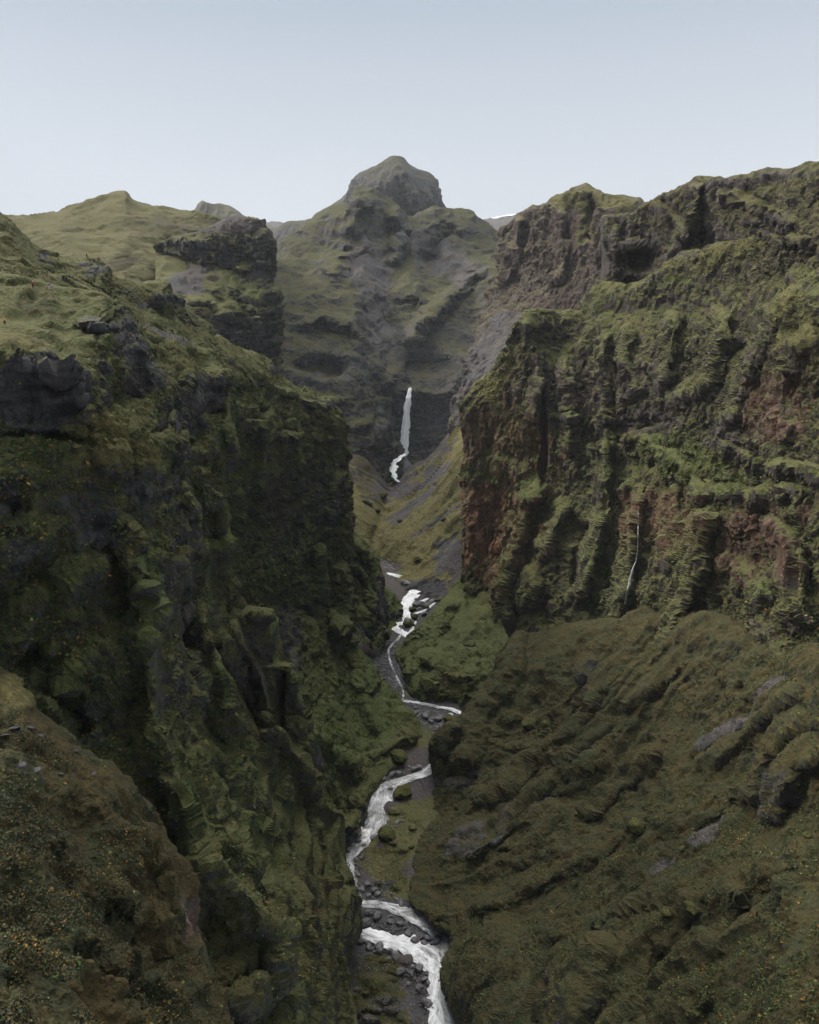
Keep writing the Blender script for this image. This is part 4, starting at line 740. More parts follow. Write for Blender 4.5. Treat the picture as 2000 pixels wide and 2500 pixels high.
def ribbon(name, pts, z_off=.9, white=0.0, mat='water', step=2.0, drape=False, wob=.35, n_across=14, thick=0, name_kind=True):
    """a sheet of water along a path of (px, py, width in px[, Y])"""
    A = np.array([p[:3] for p in pts], float)
    k = np.concatenate([[0], np.cumsum(np.maximum(np.hypot(*(A[1:, :2] - A[:-1, :2]).T), 1))])
    n = int(k[-1] / step) + 2; tt = np.linspace(0, k[-1], n)
    B = pchip_axis(A, k, tt)
    if len(pts[0]) > 3: Y = np.interp(tt, k, [p[3] for p in pts])
    elif drape: Y = np.array([surf(x, y)[1] for x, y in B[:, :2]]); Y = np.array([Y[max(0, i-6):i+7].min() for i in range(len(Y))]); Y = np.convolve(np.pad(Y, 6, mode='edge'), np.ones(13)/13, 'valid')
    else: Y = river_Y(B[:, 1])
    C = world(B[:, 0], B[:, 1], Y); W = B[:, 2] / F * Y * (1.15 if len(pts[0]) == 3 else 1.3) / 2
    T = np.gradient(C, axis=0); T /= np.linalg.norm(T, axis=1, keepdims=True)
    if drape or len(pts[0]) > 3: S = np.stack([np.ones(n), np.zeros(n), np.zeros(n)], -1); up = np.array([0, -1, .2])
    else:
        S = np.cross(T, [0, 0, 1.]); S /= np.linalg.norm(S, axis=1, keepdims=True); up = np.array([0, 0, 1.])
        for _ in range(12): S[1:-1] = (S[:-2] + S[1:-1] + S[2:]) / 3
    u = np.linspace(-1, 1, n_across)
    P = C[:, None, :] + S[:, None, :] * (W[:, None, None] * u[None, :, None])
    dist = np.concatenate([[0], np.cumsum(np.linalg.norm(np.diff(C, axis=0), axis=1))])
    e = (vn(P, 4, 2) - .5) * 2 * wob + (vn(P, 1.5, 3) - .5) * wob
    P = P + S[:, None, :] * (u[None, :, None] * (e * W[:, None] * .8)[..., None])
    if drape or len(pts[0]) > 3: P = P + up * (z_off + thick * (1 - u[None, :, None] ** 2))
    else: P[..., 2] += z_off + (vn(P, 3, 5) - .5) * .5 + (vn(P, 1.2, 6) - .5) * .25 - .5 * np.abs(u[None, :]) ** 3
    idx = np.arange(n * n_across).reshape(n, n_across)
    q = np.stack([idx[:-1, :-1], idx[1:, :-1], idx[1:, 1:], idx[:-1, 1:]], -1).reshape(-1, 4)
    if thick:
        Q = P.copy(); Q += -up * (2 * thick * (1 - u[None, :, None] ** 2) + .02)
        m = n * n_across; P = np.concatenate([P.reshape(-1, 3), Q.reshape(-1, 3)]); q = np.concatenate([q, q[:, ::-1] + m])
        fl = np.stack([np.tile((u[None, :] * W[:, None]).reshape(-1), 2), np.tile(np.repeat(dist, n_across), 2), np.zeros(2 * m)], -1)
    else:
        fl = np.stack([(u[None, :] * W[:, None]).reshape(-1), np.repeat(dist, n_across), np.zeros(n * n_across)], -1)
    return P.reshape(-1, 3), q, fl, np.full(len(fl), white)
def join_water(name, parts, mat):
    V, Q, Fl, Wh = [], [], [], []; off = 0
    for v, q, f, w_ in parts: V.append(v); Q.append(q + off); Fl.append(f + [off * .01, 0, 0]); Wh.append(w_); off += len(v)
    o = grid_mesh(name, np.concatenate(V), np.concatenate(Q), MAT[mat]); o['kind'] = 'structure'
    a = o.data.attributes.new('flow', 'FLOAT_VECTOR', 'POINT'); a.data.foreach_set('vector', np.concatenate(Fl).astype(f32).reshape(-1))
    a = o.data.attributes.new('white', 'FLOAT', 'POINT'); a.data.foreach_set('value', np.concatenate(Wh).astype(f32))
    return o
RIV = [
 ribbon('r', [(1150,2660,105),(1120,2560,98),(1092,2488,92),(1082,2419,80),(1076,2375,84),(1058,2340,96),(1015,2314,70),(955,2300,52),(905,2285,44),(866,2276,34),(845,2270,30)], white=.3),
 ribbon('r', [(1084,2362,50),(1088,2325,52),(1076,2285,42),(1040,2254,42),(985,2228,36),(930,2212,30),(884,2206,26),(868,2180,22),(860,2150,20),(852,2110,22),(860,2083,30),(886,2056,38),(906,2030,46),(921,1990,54),(927,1955,60),(938,1925,58),(975,1911,36),(1010,1900,30),(1045,1885,32),(1085,1852,28),(1108,1815,24),(1104,1785,14),(1098,1762,12),(1100,1745,12)], z_off=.92, white=-.05),
 ribbon('r', [(1135,1748,12),(1122,1742,16),(1095,1732,14),(1064,1727,13),(1020,1718,11),(971,1711,10),(950,1705,9)], z_off=.95, white=.25),
 ribbon('r', [(1005,1570,8),(1000,1560,12),(988,1549,22),(962,1531,26),(975,1522,26),(993,1512,26),(986,1490,22),(996,1468,28),(1012,1450,36),(1030,1438,40),(1012,1426,30),(990,1413,15),(962,1405,13),(937,1396,10),(915,1386,7)], z_off=1.0, white=.5, n_across=18),
 ribbon('r', [(1012,1430,14),(1040,1428,16),(1068,1436,15),(1078,1448,12),(1060,1456,12),(1040,1466,10),(1018,1474,10),(1000,1482,8)], z_off=1.0, white=.5),
 ribbon('r', [(986,1546,10),(968,1565,7),(948,1592,5),(956,1625,5),(968,1655,6),(984,1688,6),(985,1705,7),(972,1714,9)], z_off=.8, white=-.1),
 ribbon('r', [(1050,1440,10),(1066,1452,9),(1074,1466,8),(1056,1478,7),(1036,1492,8),(1016,1500,8),(1000,1512,9)], z_off=1.0, white=.4),
 ribbon('r', [(1015,1520,6),(1008,1535,8),(998,1550,9)], z_off=1.0, white=.4)]
join_water('river', RIV, 'water')
fall = [(1002,946,5,862),(1000,953,7,858),(997,972,10,852),(993,1010,13,848),(989,1060,15,843),(985,1105,17,838),(980,1122,18,834)]
fall2 = [(984,1108,12,828),(972,1120,15,814),(962,1128,14,806),(959,1140,16,798),(958,1154,15,790),(964,1168,9,784),(973,1176,6,780)]
join_water('waterfall', [ribbon('w', fall, z_off=-2, wob=.28, mat='falling_water', n_across=16, thick=1.6, step=1.2), ribbon('w', fall2, z_off=0, wob=.5, n_across=14, thick=1.4, step=1.2)], 'falling_water')
join_water('side_stream', [ribbon('w', [(1558,1237,2),(1557,1297,2),(1556,1340,2.5),(1553,1365,5),(1543,1394,6),(1532,1441,6),(1525,1475,4)], z_off=.8, white=-.5, drape=True, wob=.6, thick=.3, n_across=8)], 'water')

# ------------------------------------------------------------------ boulders
t = NT('river_stone')
ob = t.n('ShaderNodeTexCoord').outputs['Object']; oi = t.n('ShaderNodeObjectInfo').outputs['Random']
P_ = t.n('ShaderNodeNewGeometry').outputs['Position']
a = t.noise(1.3, 4, .6, P_); b = t.noise(4.5, 3, .6, P_)
col = t.mix(t.ramp(a, .35, .65), (.030, .030, .034), (.11, .105, .105)); col = t.mix(t.math('MULTIPLY', oi, .6), col, (.14, .13, .13))
t.bsdf(col, .38, .45, t.bump(b, .2, .8))
t = NT('mossy_stone')
P_ = t.n('ShaderNodeNewGeometry'); a = t.noise(.5, 5, .6, P_.outputs['Position']); b = t.noise(2.2, 4, .6, P_.outputs['Position'])
sz_ = t.n('ShaderNodeSeparateXYZ'); t.put(sz_.inputs[0], P_.outputs['Normal'])
gr = t.mix(t.ramp(b, .38, .62), (.034, .044, .016), (.110, .105, .032)); rk = t.mix(t.ramp(b, .4, .6), (.016, .015, .014), (.045, .038, .030))
col = t.mix(t.ramp(t.math('ADD', sz_.outputs[2], t.math('MULTIPLY', a, .9)), .35, .62), rk, gr)
t.bsdf(col, .95, .1, t.bump(b, .6, 1.0))
t = NT('slab_stone'); P_ = t.n('ShaderNodeNewGeometry').outputs['Position']
a = t.noise(2.5, 4, .6, P_); t.bsdf(t.mix(t.ramp(a, .35, .65), (.016, .017, .020), (.040, .039, .041)), .6, .3, t.bump(a, .1, .8))
import bmesh
def rock_mesh(name, seed, mat, sub=3, rough=.35, flat=.75):
    bm = bmesh.new(); bmesh.ops.create_icosphere(bm, subdivisions=sub, radius=1)
    V = np.array([v.co[:] for v in bm.verts]); rs = np.random.RandomState(seed)
    for _ in range(7):                                            # knock flat faces into it
        d = rs.randn(3); d /= np.linalg.norm(d); h = rs.uniform(.62, .85)
        k = V @ d; V = V - np.outer(np.maximum(k - h, 0) * .85, d)
    r = 1 + (vn(V + seed * 3.1, .9, 1) - .5) * rough + (vn(V + seed, .4, 2) - .5) * rough * .5 + (vn(V + seed, .18, 3) - .5) * rough * .22
    V = V * r[:, None] * np.array([1, .85, flat])
    for v, c in zip(bm.verts, V): v.co = c
    me = bpy.data.meshes.new(name); bm.to_mesh(me); bm.free(); me.materials.append(MAT[mat])
    me.polygons.foreach_set('use_smooth', [sub > 3] * len(me.polygons)); return me
ST = [rock_mesh('boulder', k, 'river_stone', 3) for k in range(7)]
SL = [rock_mesh('rock_slab', 40 + k, 'slab_stone', 3, .25) for k in range(4)]
MO = [rock_mesh('mossy_boulder', 20 + k, 'mossy_stone', 4, .45, .8) for k in range(5)]
rs = np.random.RandomState(5)
NST = 0
def put_rock(name, me, p, r, label, cat, group=None, flat=1.0, sink=.25):
    o = bpy.data.objects.new(name, me); COL.objects.link(o)
    o.location = (p[0], p[1], p[2] + r * (.6 - sink)); o.scale = (r * rs.uniform(.85, 1.25), r * rs.uniform(.85, 1.2), r * rs.uniform(.7, 1.0) * flat)
    o.rotation_euler = (rs.uniform(-.3, .3), rs.uniform(-.3, .3), rs.uniform(0, 6.3)); return tag(o, label, cat, group)
def along(pts, n, spread):
    out = []
    L = [math.hypot(b[0]-a[0], b[1]-a[1]) for a, b in zip(pts, pts[1:])]
    for _ in range(n):
        q = rs.rand() * sum(L)
        for (a, b), l in zip(zip(pts, pts[1:]), L):
            if q <= l: break
            q -= l
        f = min(q / l, 1); out.append((a[0] + (b[0]-a[0]) * f + rs.randn() * spread, a[1] + (b[1]-a[1]) * f + rs.randn() * spread * .5))
    return out
ZONES = [
 ([(885,2228),(950,2245),(1010,2280),(1050,2305)], 54, 13, 4.8, 'grey boulder on the stony bar between the two lowest arms of the river', 'boulders on the lowest river bar'),
 ([(870,2080),(880,2120),(890,2180),(940,2195),(1000,2205)], 34, 11, 4.2, 'dark stone along the bank where the river squeezes past the mossy flat', 'stones beside the narrow channel'),
 ([(848,2020),(862,2045),(850,2070)], 14, 9, 5.0, 'dark wet stone on the small beach under the left cliff foot', 'stones on the small beach'),
 ([(905,1912),(940,1900),(985,1885),(1030,1872)], 24, 9, 4.0, 'grey stone on the gravel above the bend with the round mossy boulder', 'stones above the river bend'),
 ([(960,1960),(965,2000),(945,2030),(930,2060)], 26, 10, 3.8, 'small dark stone on the right bank below the round mossy boulder', 'stones below the round mossy boulder'),
 ([(865,2295),(930,2320),(985,2355),(1030,2400),(1045,2450),(1060,2500)], 46, 13, 5.2, 'wet dark boulder along the left edge of the broad rapids at the bottom', 'boulders beside the lowest rapids'),
 ([(1000,2320),(1060,2330),(1080,2400),(1090,2470)], 9, 22, 4.6, 'dark boulder standing in the white water of the broad lowest rapids', 'boulders in the lowest rapids'),
 ([(932,1935),(922,1985),(895,2045),(862,2085)], 14, 13, 4.0, 'dark stone standing in the grey water between the round boulder and the narrow channel', 'stones in the middle reach'),
 ([(990,1425),(1040,1440),(1065,1460),(1020,1480),(1010,1520),(975,1545)], 38, 11, 3.6, 'dark boulder breaking the white cascade beyond the right cliff foot', 'boulders in the far cascade'),
 ([(990,1728),(1040,1750),(1090,1775),(1060,1790)], 34, 12, 3.8, 'grey cobble on the bar below the thin bend of river in mid canyon', 'stones on the middle bar')]
tot = 0
for pts, n, sp, r0_, lab, grp in ZONES:
    for (x, y) in along(pts, n, sp):
        p = floor_at(x, y); r = r0_ / F * p[1] * (0.8 + 2.4 * rs.rand() ** 2.5)
        put_rock('boulder', ST[rs.randint(len(ST))], p, r, lab, 'boulder', grp, sink=.1); tot += 1
print('boulders', tot)
# pebbles and cobbles too many to count
def stones_mesh(name, spots, mat):
    bm = bmesh.new(); bmesh.ops.create_icosphere(bm, subdivisions=1, radius=1)
    V0 = np.array([v.co[:] for v in bm.verts]); F0 = np.array([[v.index for v in f.verts] for f in bm.faces]); bm.free()
    V, Q = [], []
    for i, (p, r) in enumerate(spots):
        c, s = math.cos(i), math.sin(i); Rm = np.array([[c, -s, 0], [s, c, 0], [0, 0, 1]])
        v = (V0 * (1 + rs.rand(len(V0), 1) * .45)) * np.array([r, r * rs.uniform(.6, 1), r * rs.uniform(.4, .8)]); V.append(v @ Rm.T + p); Q.append(F0 + i * len(V0))
    o = grid_mesh(name, np.concatenate(V), np.concatenate(Q), MAT[mat], smooth=False); o['kind'] = 'stuff'; return o
spots = []
for pts, n, sp, r0_, lab, grp in ZONES + [([(935,1580),(950,1620),(965,1655),(1000,1690),(1050,1715)], 70, 12, 7, '', ''), ([(910,1380),(950,1392),(1010,1402)], 40, 10, 6, '', ''), ([(880,2330),(930,2400),(1000,2460)], 60, 30, 3, '', ''), ([(1010,2070),(1040,2130)], 30, 20, 3, '', ''),([(1030,1430),(1085,1470),(1030,1500)],50,16,6,'',''),([(980,1730),(1040,1752),(1095,1778)],50,14,6,'',''),([(920,1570),(935,1610)],20,8,3,'',''),([(1060,1990),(1025,2050),(1005,2110),(998,2180),(1045,2240),(1098,2298)],26,5,5,'',''),([(930,2080),(960,2140),(950,2180)],14,26,4,'',''),([(880,2380),(910,2450),(940,2500)],30,22,5,'','')]:
    for (x, y) in along(pts, n * 16, sp * 1.9):
        p = floor_at(x, y); spots.append((p + [0, 0, .1], r0_ / F * p[1] * (.16 + .55 * rs.rand() ** 2.5)))
g = stones_mesh('gravel', spots, 'river_stone'); g['label'] = 'grey gravel and cobbles along the river'
for x, y, w_, lab in [
  (985,1945,26,'large round moss covered boulder standing at the bend of the river'), (944,2052,30,'wide low mossy boulder with a flat top on the right bank of the river'),
  (1098,1762,17,'dark half mossy boulder at the right end of the middle bar'), (1030,1388,23,'big boulder with a bright green top beside the far scree slope'),
  (927,1842,17,'dark round boulder under the left bank, left one of the pair above the bend'), (973,1862,27,'larger mossy boulder of the pair above the bend, near the gravel'),
  (1008,1492,9,'small mossy boulder on the right edge of the far cascade, upper left one'), (1041,1487,9,'small mossy boulder furthest right beside the far cascade'),
  (1012,1510,11,'mossy boulder lying between the far cascade and the green mound'), (998,1531,13,'dark low boulder at the foot of the far cascade'), (1005,2072,10,'small mossy boulder on the grassy flat right of the wide low boulder')]:
    p = floor_at(x, y); put_rock('mossy_boulder', MO[rs.randint(5)], p, w_ / F * p[1], lab, 'boulder', sink=.1)
for nm, me, x, y, w_, lab in [
  ('boulder',0,955,1929,8,'small dark wet boulder touching the left side of the round mossy boulder'), ('boulder',1,995,1430,11,'black boulder at the top left of the far cascade'),
  ('boulder',3,1022,2368,15,'big pale topped boulder on the left edge of the lowest rapids'), ('boulder',4,968,2340,14,'dark angular boulder upstream of the lowest rapids by the left bank'),
  ('boulder',5,1068,2302,15,'tall dark boulder near the right end of the lowest bar'), ('boulder',2,895,2258,16,'pale grey boulder at the left end of the lowest bar')]:
    p = floor_at(x, y); put_rock(nm, ST[me], p, w_ / F * p[1], lab, 'boulder', sink=.05)
for x, y, w_, lab in [
  (935,1206,15,'largest dark boulder on the moss below the waterfall'), (895,1221,9,'dark boulder left of the largest one below the waterfall'), (906,1229,8,'small boulder directly under the large ones below the waterfall'), (920,1244,10,'boulder at the lower end of the group below the waterfall'),
  (858,1213,7,'lone small boulder near the edge of the left cliff in the far valley'), (975,1271,8,'dark mossy boulder low on the bright far slope'), (1082,1268,7,'small dark rock halfway up the bright far slope'), (1018,1364,12,'rounded mossy rock at the foot of the bright far slope'),
  (1289,1760,20,'rounded mossy boulder on the right slope, larger of two side by side'), (1334,1765,11,'smaller mossy boulder right of its larger twin on the right slope'),
  (1548,2012,26,'dark mossy boulder in the middle of the lower right slope'), (1690,2215,20,'blocky mossy boulder, right one of two on the dark lower right slope'), (1625,2222,15,'blocky mossy boulder, left one of two on the dark lower right slope'),
  (1975,2035,12,'upright dark stone on the right slope near the picture edge'), (1870,2068,7,'small dark stone standing on the right slope beside the scree'), (1404,1986,8,'round dark stone on the right slope below the rocky ridge'), (1665,2070,9,'dark stone on the right slope just above the scree patch')]:
    p = surf(x, y + w_ * .5); put_rock('mossy_boulder', MO[rs.randint(5)], p, w_ / F * p[1], lab, 'boulder', sink=.35)
for x, y, w_, lab in [
  (38,1783,14,'flat grey slab, largest of those on the near left ridge'), (72,1779,12,'reddish grey slab right of the largest one on the near ridge'), (97,1797,12,'pale blue grey slab at the right of the upper slab group'), (14,1797,12,'dark slab at the left edge of the upper slab group'),
  (55,1872,17,'long thin slab lying flat in the moss, left of two'), (90,1880,15,'tilted pale slab beside the long thin one in the moss'), (148,1890,9,'small dark slab half buried in the orange moss'), (185,1838,11,'dark slab on the crest of the near left ridge'), (228,1888,9,'small slab below the crest of the near left ridge')]:
    p = surf(x, y); put_rock('rock_slab', SL[rs.randint(len(SL))], p, w_ / F * p[1], lab, 'rock slab', 'slabs on the near ridge', flat=.38, sink=.3)

# ------------------------------------------------------------------ low plants
t = NT('leaves')
cc = t.n('ShaderNodeAttribute', attribute_name='tint').outputs['Color']
t.bsdf(cc, .8, .2)
def leaves(name, patch_name, n, size, palette, cond=None, per=4, seed=1):
    P = [p for o, p in PATCHES if o.name == patch_name][0]; r = np.random.RandomState(seed)
    x, y, d = project(P); vis = (x > -40) & (x < 2040) & (y < 2540)
    if cond is not None: vis &= cond(x, y, P)
    ids = np.nonzero(vis)[0]; ids = ids[r.randint(len(ids), size=n)]
    den = vn(P[ids], 5, 3) + (vn(P[ids], 1.6, 4) - .5) * .6; ids = ids[den > .51]; n = len(ids)
    c = np.repeat(P[ids], per, 0); m = len(c)
    s = size * (.5 + r.rand(m))
    c = c + r.randn(m, 3) * size * np.array([.7, .7, .3]) + [0, 0, size * .35]
    a = r.randn(m, 3) * [1, 1, .6]; a /= np.linalg.norm(a, axis=1, keepdims=True); b = np.cross(a, r.randn(m, 3)); b /= np.linalg.norm(b, axis=1, keepdims=True)
    V = np.stack([c - a * s[:, None] * .5, c + b * s[:, None] * .28, c + a * s[:, None] * .5, c - b * s[:, None] * .28], 1).reshape(-1, 3)
    o = grid_mesh(name, V, np.arange(len(V)).reshape(-1, 4), MAT['leaves'], smooth=False); o['kind'] = 'stuff'
    w_ = np.array([p[0] for p in palette]); w_ = w_ / w_.sum(); cl = np.array([p[1] for p in palette])
    zone = np.repeat(vn(P[ids], 4, 6), per); k = r.choice(len(palette), size=m, p=w_)
    col = cl[k] * (.6 + .8 * r.rand(m, 1)); col = np.where((zone > .62)[:, None] & (r.rand(m, 1) < .10), np.array([[.30, .16, .03]]) * (.6 + .6 * r.rand(m, 1)), col)
    at = o.data.attributes.new('tint', 'FLOAT_COLOR', 'POINT'); at.data.foreach_set('color', np.repeat(np.concatenate([col, np.ones((m, 1))], 1), 4, 0).astype(f32).reshape(-1))
    print(name, m); return o
PAL1 = [(4, (.026, .044, .020)), (2, (.050, .068, .028)), (4, (.062, .042, .018)), (2, (.075, .060, .022)), (1, (.035, .050, .040)), (.35, (.20, .10, .02))]
leaves('undergrowth', 'near_slope', 30000, .22, PAL1, per=4, seed=2, cond=lambda x, y, P: (y > 1700 + x * .9))
PAL2 = [(5, (.034, .056, .018)), (4, (.062, .085, .026)), (2, (.085, .080, .024)), (.5, (.22, .09, .025)), (.5, (.19, .18, .04))]
leaves('grass', 'ridge', 16000, .35, [(4, (.075, .085, .030)), (3, (.11, .105, .04)), (2, (.05, .06, .02))], per=3, seed=8)
leaves('undergrowth', 'left_wall', 34000, .55, PAL2, per=3, seed=3, cond=lambda x, y, P: (y > 1050) | (x > 250))
leaves('undergrowth', 'canyon_wall', 26000, .8, PAL2, per=3, seed=4)
leaves('undergrowth', 'corner_cliff', 24000, .7, PAL2, per=3, seed=5)
leaves('undergrowth', 'canyon_floor', 5000, .35, PAL2, per=3, seed=7, cond=lambda x, y, P: ((abs(x - 935) < 60) & (abs(y - 2115) < 60)) | ((abs(x - 905) < 70) & (abs(y - 2430) < 90)))
leaves('undergrowth', 'right_slope', 42000, .5, PAL2, per=3, seed=6)

# ------------------------------------------------------------------ walkers
def flat_mat(name, c, rough=.8):
    t = NT(name); P_ = t.n('ShaderNodeNewGeometry').outputs['Position']; n_ = t.noise(9, 2, .5, P_)
    t.bsdf(t.mix(n_, tuple(v * .85 for v in c), tuple(min(1, v * 1.1) for v in c)), rough, .2); return MAT[name]
SKIN = flat_mat('skin', (.45, .28, .2)); HAIR = flat_mat('hair', (.04, .025, .015))
def skin_obj(name, verts, edges, radii, mat, parent, root=0):
    me = bpy.data.meshes.new(name); me.from_pydata(verts, edges, []); me.materials.append(mat)
    o = bpy.data.objects.new(name, me); COL.objects.link(o); o.parent = parent
    o.modifiers.new('skin', 'SKIN'); me.skin_vertices.new(name='') if not me.skin_vertices else None
    for i, r in enumerate(radii): me.skin_vertices[0].data[i].radius = (r, r) if not isinstance(r, tuple) else r
    me.skin_vertices[0].data[root].use_root = True
    sb = o.modifiers.new('sub', 'SUBSURF'); sb.levels = 2; sb.render_levels = 2; return o
def person(px, py, face, label, coat, legs, hat=None, shirt=None, stride=.12, arm=.16, h=1.72, Y=None):
    p = surf(px, py) if Y is None else world(np.array(float(px)), np.array(float(py)), np.array(float(Y)))
    e = bpy.data.objects.new('person', None); COL.objects.link(e); e.location = (p[0], p[1], p[2] + .02); e.rotation_euler = (0, 0, face)
    e.scale = (h / 1.72,) * 3; tag(e, label, 'person')
    s = stride
    V = [(0,0,.92),(0,0,1.12),(0,0,1.38),(0,-.01,1.50),(0,-.02,1.62),(0,-.01,1.69),
         (-.10,0,.88),(-.11,-s*.5,.50),(-.11,-s,.09),(-.11,-s-.13,.04),(.10,0,.88),(.11,s*.3,.50),(.11,s,.09),(.11,s-.13,.04),
         (-.18,0,1.40),(-.21-arm*.4,.02,1.14),(-.22-arm*.6,-.06,.90),(-.22-arm*.6,-.09,.83),(.18,0,1.40),(.21+arm*.4,.02,1.14),(.22+arm*.6,-.06,.90),(.22+arm*.6,-.09,.83)]
    E = [(0,1),(1,2),(2,3),(3,4),(4,5),(0,6),(6,7),(7,8),(8,9),(0,10),(10,11),(11,12),(12,13),(2,14),(14,15),(15,16),(16,17),(2,18),(18,19),(19,20),(20,21)]
    Rr = [.13,.12,.13,.055,.085,.06,.08,.055,.04,.03,.08,.055,.04,.03,.055,.042,.032,.03,.055,.042,.032,.03]
    b = skin_obj('body', V, E, Rr, SKIN, e)
    for sx in (-1, 1):                                            # fingers and a thumb
        x0 = sx * (.22 + arm * .6)
        fv = [(x0, -.09, .84), (x0, -.10, .79)]; fe = [(0, 1)]; fr = [.022, .024]
        for k, (dy, ln) in enumerate(((-.032, .07), (-.011, .08), (.011, .076), (.032, .06))):
            i = len(fv); fv += [(x0, -.10 + dy, .765), (x0 - sx * .008, -.105 + dy, .765 - ln)]; fe += [(1, i), (i, i + 1)]; fr += [.009, .008]
        i = len(fv); fv += [(x0, -.135, .785), (x0 - sx * .01, -.15, .75)]; fe += [(0, i), (i, i + 1)]; fr += [.010, .009]
        skin_obj('hand', fv, fe, fr, SKIN, e)
    pick = lambda ids: ([V[i] for i in ids], [(ids.index(a), ids.index(c)) for a, c in E if a in ids and c in ids], ids)
    v, ee, ids = pick([0,1,2,14,15,16,18,19,20]); skin_obj('jacket', v, ee, [{0:.155,1:.15,2:.155,14:.08,15:.065,16:.052,18:.08,19:.065,20:.052}[i] for i in ids], coat, e)
    v, ee, ids = pick([0,6,7,8,10,11,12]); skin_obj('trousers', v, ee, [{0:.14,6:.105,7:.078,8:.06,10:.105,11:.078,12:.06}[i] for i in ids], legs, e)
    skin_obj('hair', [(0,.02,1.60),(0,.03,1.70)], [(0,1)], [.085,.078], HAIR, e)
    if hat: skin_obj('hat', [(0,-.01,1.70),(0,0,1.77)], [(0,1)], [.10,.075], hat, e)
    if shirt: skin_obj('shirt', [(0,-.10,1.05),(0,-.11,1.34)], [(0,1)], [.10,.09], shirt, e)
    for sx in (-1, 1): skin_obj('boot', [(sx*.11, (-s if sx < 0 else s), .07), (sx*.11, (-s if sx < 0 else s) - .14, .05)], [(0,1)], [.06,.05], MAT['dark_cloth'], e)
    return e
flat_mat('dark_cloth', (.015, .015, .018)); YJ = flat_mat('yellow_cloth', (.90, .50, .05)); WH = flat_mat('white_cloth', (.8, .8, .8)); GC = flat_mat('grey_cloth', (.35, .38, .42)); RC = flat_mat('red_cloth', (.45, .03, .03)); BC = flat_mat('blue_cloth', (.07, .10, .20)); LC = flat_mat('pale_cloth', (.55, .56, .6))
person(13.5, 797, 0, 'person in a bright yellow jacket and white cap standing above the dark left cliff', YJ, MAT['dark_cloth'], WH, GC, stride=.05)
person(82, 705, .5, 'person in a dark red jacket half way up the left meadow', RC, MAT['dark_cloth'])
person(122, 706, -.4, 'person in a blue jacket and pale leggings walking on the left meadow', BC, LC)
person(215, 630, .3, 'person in dark clothes standing on the rocky crag, left of two', MAT['dark_cloth'], MAT['dark_cloth'])
person(240, 639, -.3, 'person in dark clothes on the rocky crag, right of two', MAT['dark_cloth'], MAT['dark_cloth'])
person(621, 533, 0, 'tiny person in red on top of the far dark headland', RC, MAT['dark_cloth'])
print('things built %.1fs' % (time.time() - T0))

# ------------------------------------------------------------------ camera, sun, sky
cam = bpy.data.cameras.new('camera'); co = bpy.data.objects.new('camera', cam); COL.objects.link(co)
co.location = (0, 0, CAMZ); co.rotation_euler = (R(90) - PITCH, 0, 0)
cam.sensor_fit = 'HORIZONTAL'; cam.angle = 2 * math.atan(1000 / F); cam.clip_start = 1; cam.clip_end = 30000
scene.camera = co
SUN_EL, SUN_AZ = R(37), R(-68)     # azimuth from +Y, negative = to the left
sd = np.array([math.sin(SUN_AZ) * math.cos(SUN_EL), math.cos(SUN_AZ) * math.cos(SUN_EL), math.sin(SUN_EL)])
sun = bpy.data.lights.new('sun', 'SUN'); sun.energy = 4.4; sun.angle = R(16); sun.color = (1, .93, .82)
so = bpy.data.objects.new('sun', sun); COL.objects.link(so)
from mathutils import Vector
so.rotation_euler = Vector(-sd).to_track_quat('-Z', 'Y').to_euler()
w = bpy.data.worlds.new('World'); scene.world = w; w.use_nodes = True
nt = w.node_tree; nt.nodes.clear()
sky = nt.nodes.new('ShaderNodeTexSky'); sky.sky_type = 'NISHITA'; sky.sun_disc = False; sky.sun_elevation = SUN_EL; sky.sun_rotation = SUN_AZ
geo = nt.nodes.new('ShaderNodeNewGeometry'); sep = nt.nodes.new('ShaderNodeSeparateXYZ'); nt.links.new(geo.outputs['Incoming'], sep.inputs[0])
neg = nt.nodes.new('ShaderNodeMath'); neg.operation = 'MULTIPLY'; neg.inputs[1].default_value = -1; nt.links.new(sep.outputs[2], neg.inputs[0])
cr = nt.nodes.new('ShaderNodeValToRGB'); nt.links.new(neg.outputs[0], cr.inputs[0])
K = .1
els = cr.color_ramp.elements
stops = [(0.0, (.715, .755, .81)), (.19, (.675, .72, .785)), (.29, (.585, .64, .72)), (.37, (.475, .55, .645)), (.62, (.34, .39, .45)), (1, (.36, .39, .43))]
while len(els) < len(stops): els.new(.5)
for e, (p, c) in zip(els, stops): e.position = p; e.color = (*c, 1)
mul = nt.nodes.new('ShaderNodeVectorMath'); mul.operation = 'SCALE'; mul.inputs['Scale'].default_value = 10; nt.links.new(cr.outputs[0], mul.inputs[0])
# added bright lobe in the unseen sky overhead, lights ledges and canyon walls
dt = nt.nodes.new('ShaderNodeVectorMath'); dt.operation = 'DOT_PRODUCT'; nt.links.new(geo.outputs['Incoming'], dt.inputs[0]); dt.inputs[1].default_value = (.04, -.44, -.897)
mr = nt.nodes.new('ShaderNodeMapRange'); mr.interpolation_type = 'SMOOTHSTEP'; mr.inputs[1].default_value = .79; mr.inputs[2].default_value = 1.0; mr.inputs[4].default_value = 66; nt.links.new(dt.outputs['Value'], mr.inputs[0])
gl = nt.nodes.new('ShaderNodeVectorMath'); gl.operation = 'ADD'; cl_ = nt.nodes.new('ShaderNodeVectorMath'); cl_.operation = 'SCALE'; cl_.inputs[0].default_value = (1.0, .985, .95); nt.links.new(mr.outputs[0], cl_.inputs['Scale'])
nt.links.new(mul.outputs[0], gl.inputs[0]); nt.links.new(cl_.outputs[0], gl.inputs[1])
mx = nt.nodes.new('ShaderNodeMix'); mx.data_type = 'RGBA'; mx.inputs[0].default_value = .05
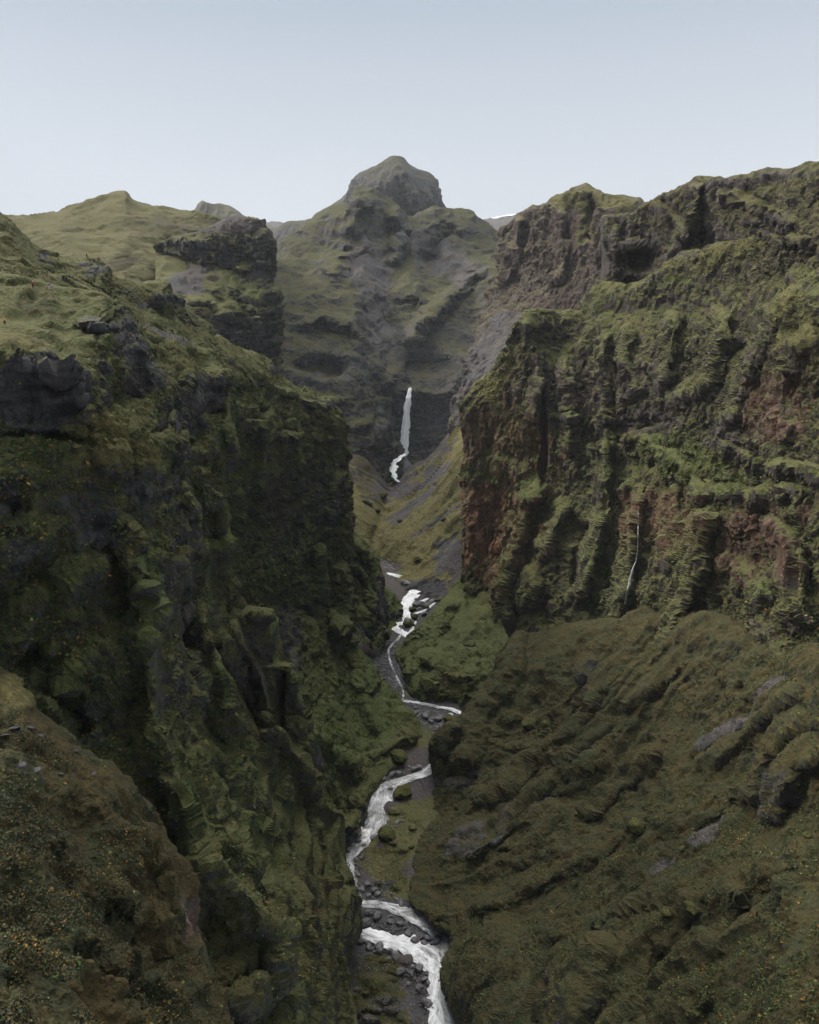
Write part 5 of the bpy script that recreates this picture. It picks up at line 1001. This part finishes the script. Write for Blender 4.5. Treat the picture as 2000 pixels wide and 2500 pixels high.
nt.links.new(gl.outputs[0], mx.inputs[6]); nt.links.new(sky.outputs[0], mx.inputs[7])
bg = nt.nodes.new('ShaderNodeBackground'); bg.inputs[1].default_value = .1; nt.links.new(mx.outputs[2], bg.inputs[0])
wo = nt.nodes.new('ShaderNodeOutputWorld'); nt.links.new(bg.outputs[0], wo.inputs[0])
m = bpy.data.materials.new('haze'); m.use_nodes = True; nh = m.node_tree; nh.nodes.clear()
pv = nh.nodes.new('ShaderNodeVolumePrincipled'); pv.inputs['Color'].default_value = (.86, .91, .97, 1); pv.inputs['Density'].default_value = .00003; pv.inputs['Anisotropy'].default_value = .2
hoo = nh.nodes.new('ShaderNodeOutputMaterial'); nh.links.new(pv.outputs[0], hoo.inputs['Volume'])
allp = [(p[1].min(0), p[1].max(0)) for p in PATCHES]
lo = np.min([a for a, b in allp], 0); hi = np.max([b for a, b in allp], 0)
lo[1] = min(lo[1], -300); lo -= 1.5; hi += 8.3; hi[2] = max(hi[2], CAMZ + 20)
c8 = np.array([[(lo, hi)[i][0], (lo, hi)[j][1], (lo, hi)[k][2]] for i in (0, 1) for j in (0, 1) for k in (0, 1)])
ho = grid_mesh('haze', c8, np.array([[0,1,3,2],[4,6,7,5],[0,4,5,1],[2,3,7,6],[0,2,6,4],[1,5,7,3]]), m, smooth=False); ho['kind'] = 'stuff'
def mist(loc, sc, dens):
    bm = bmesh.new(); bmesh.ops.create_icosphere(bm, subdivisions=4, radius=1); me = bpy.data.meshes.new('mist')
    for v in bm.verts: v.co *= 1 + .35 * math.sin(v.co.x * 5 + 1) * math.sin(v.co.z * 4) * math.cos(v.co.y * 3)
    bm.to_mesh(me); bm.free()
    mm = bpy.data.materials.new('mist'); mm.use_nodes = True; n = mm.node_tree; n.nodes.clear()
    v_ = n.nodes.new('ShaderNodeVolumePrincipled'); v_.inputs['Color'].default_value = (.88, .92, .97, 1); v_.inputs['Density'].default_value = dens
    o_ = n.nodes.new('ShaderNodeOutputMaterial'); n.links.new(v_.outputs[0], o_.inputs['Volume']); me.materials.append(mm)
    o = bpy.data.objects.new('mist', me); COL.objects.link(o); o.location = loc; o.scale = sc; o['kind'] = 'stuff'
mist((-90, 1430, 440), (200, 110, 100), .00035)
mist((-12, 822, 78), (16, 12, 13), .02)
mist((-10, 960, 150), (150, 160, 90), .00022)
vs = scene.view_settings; vs.view_transform = 'Standard'; vs.look = 'None'; vs.exposure = 0; vs.gamma = 1
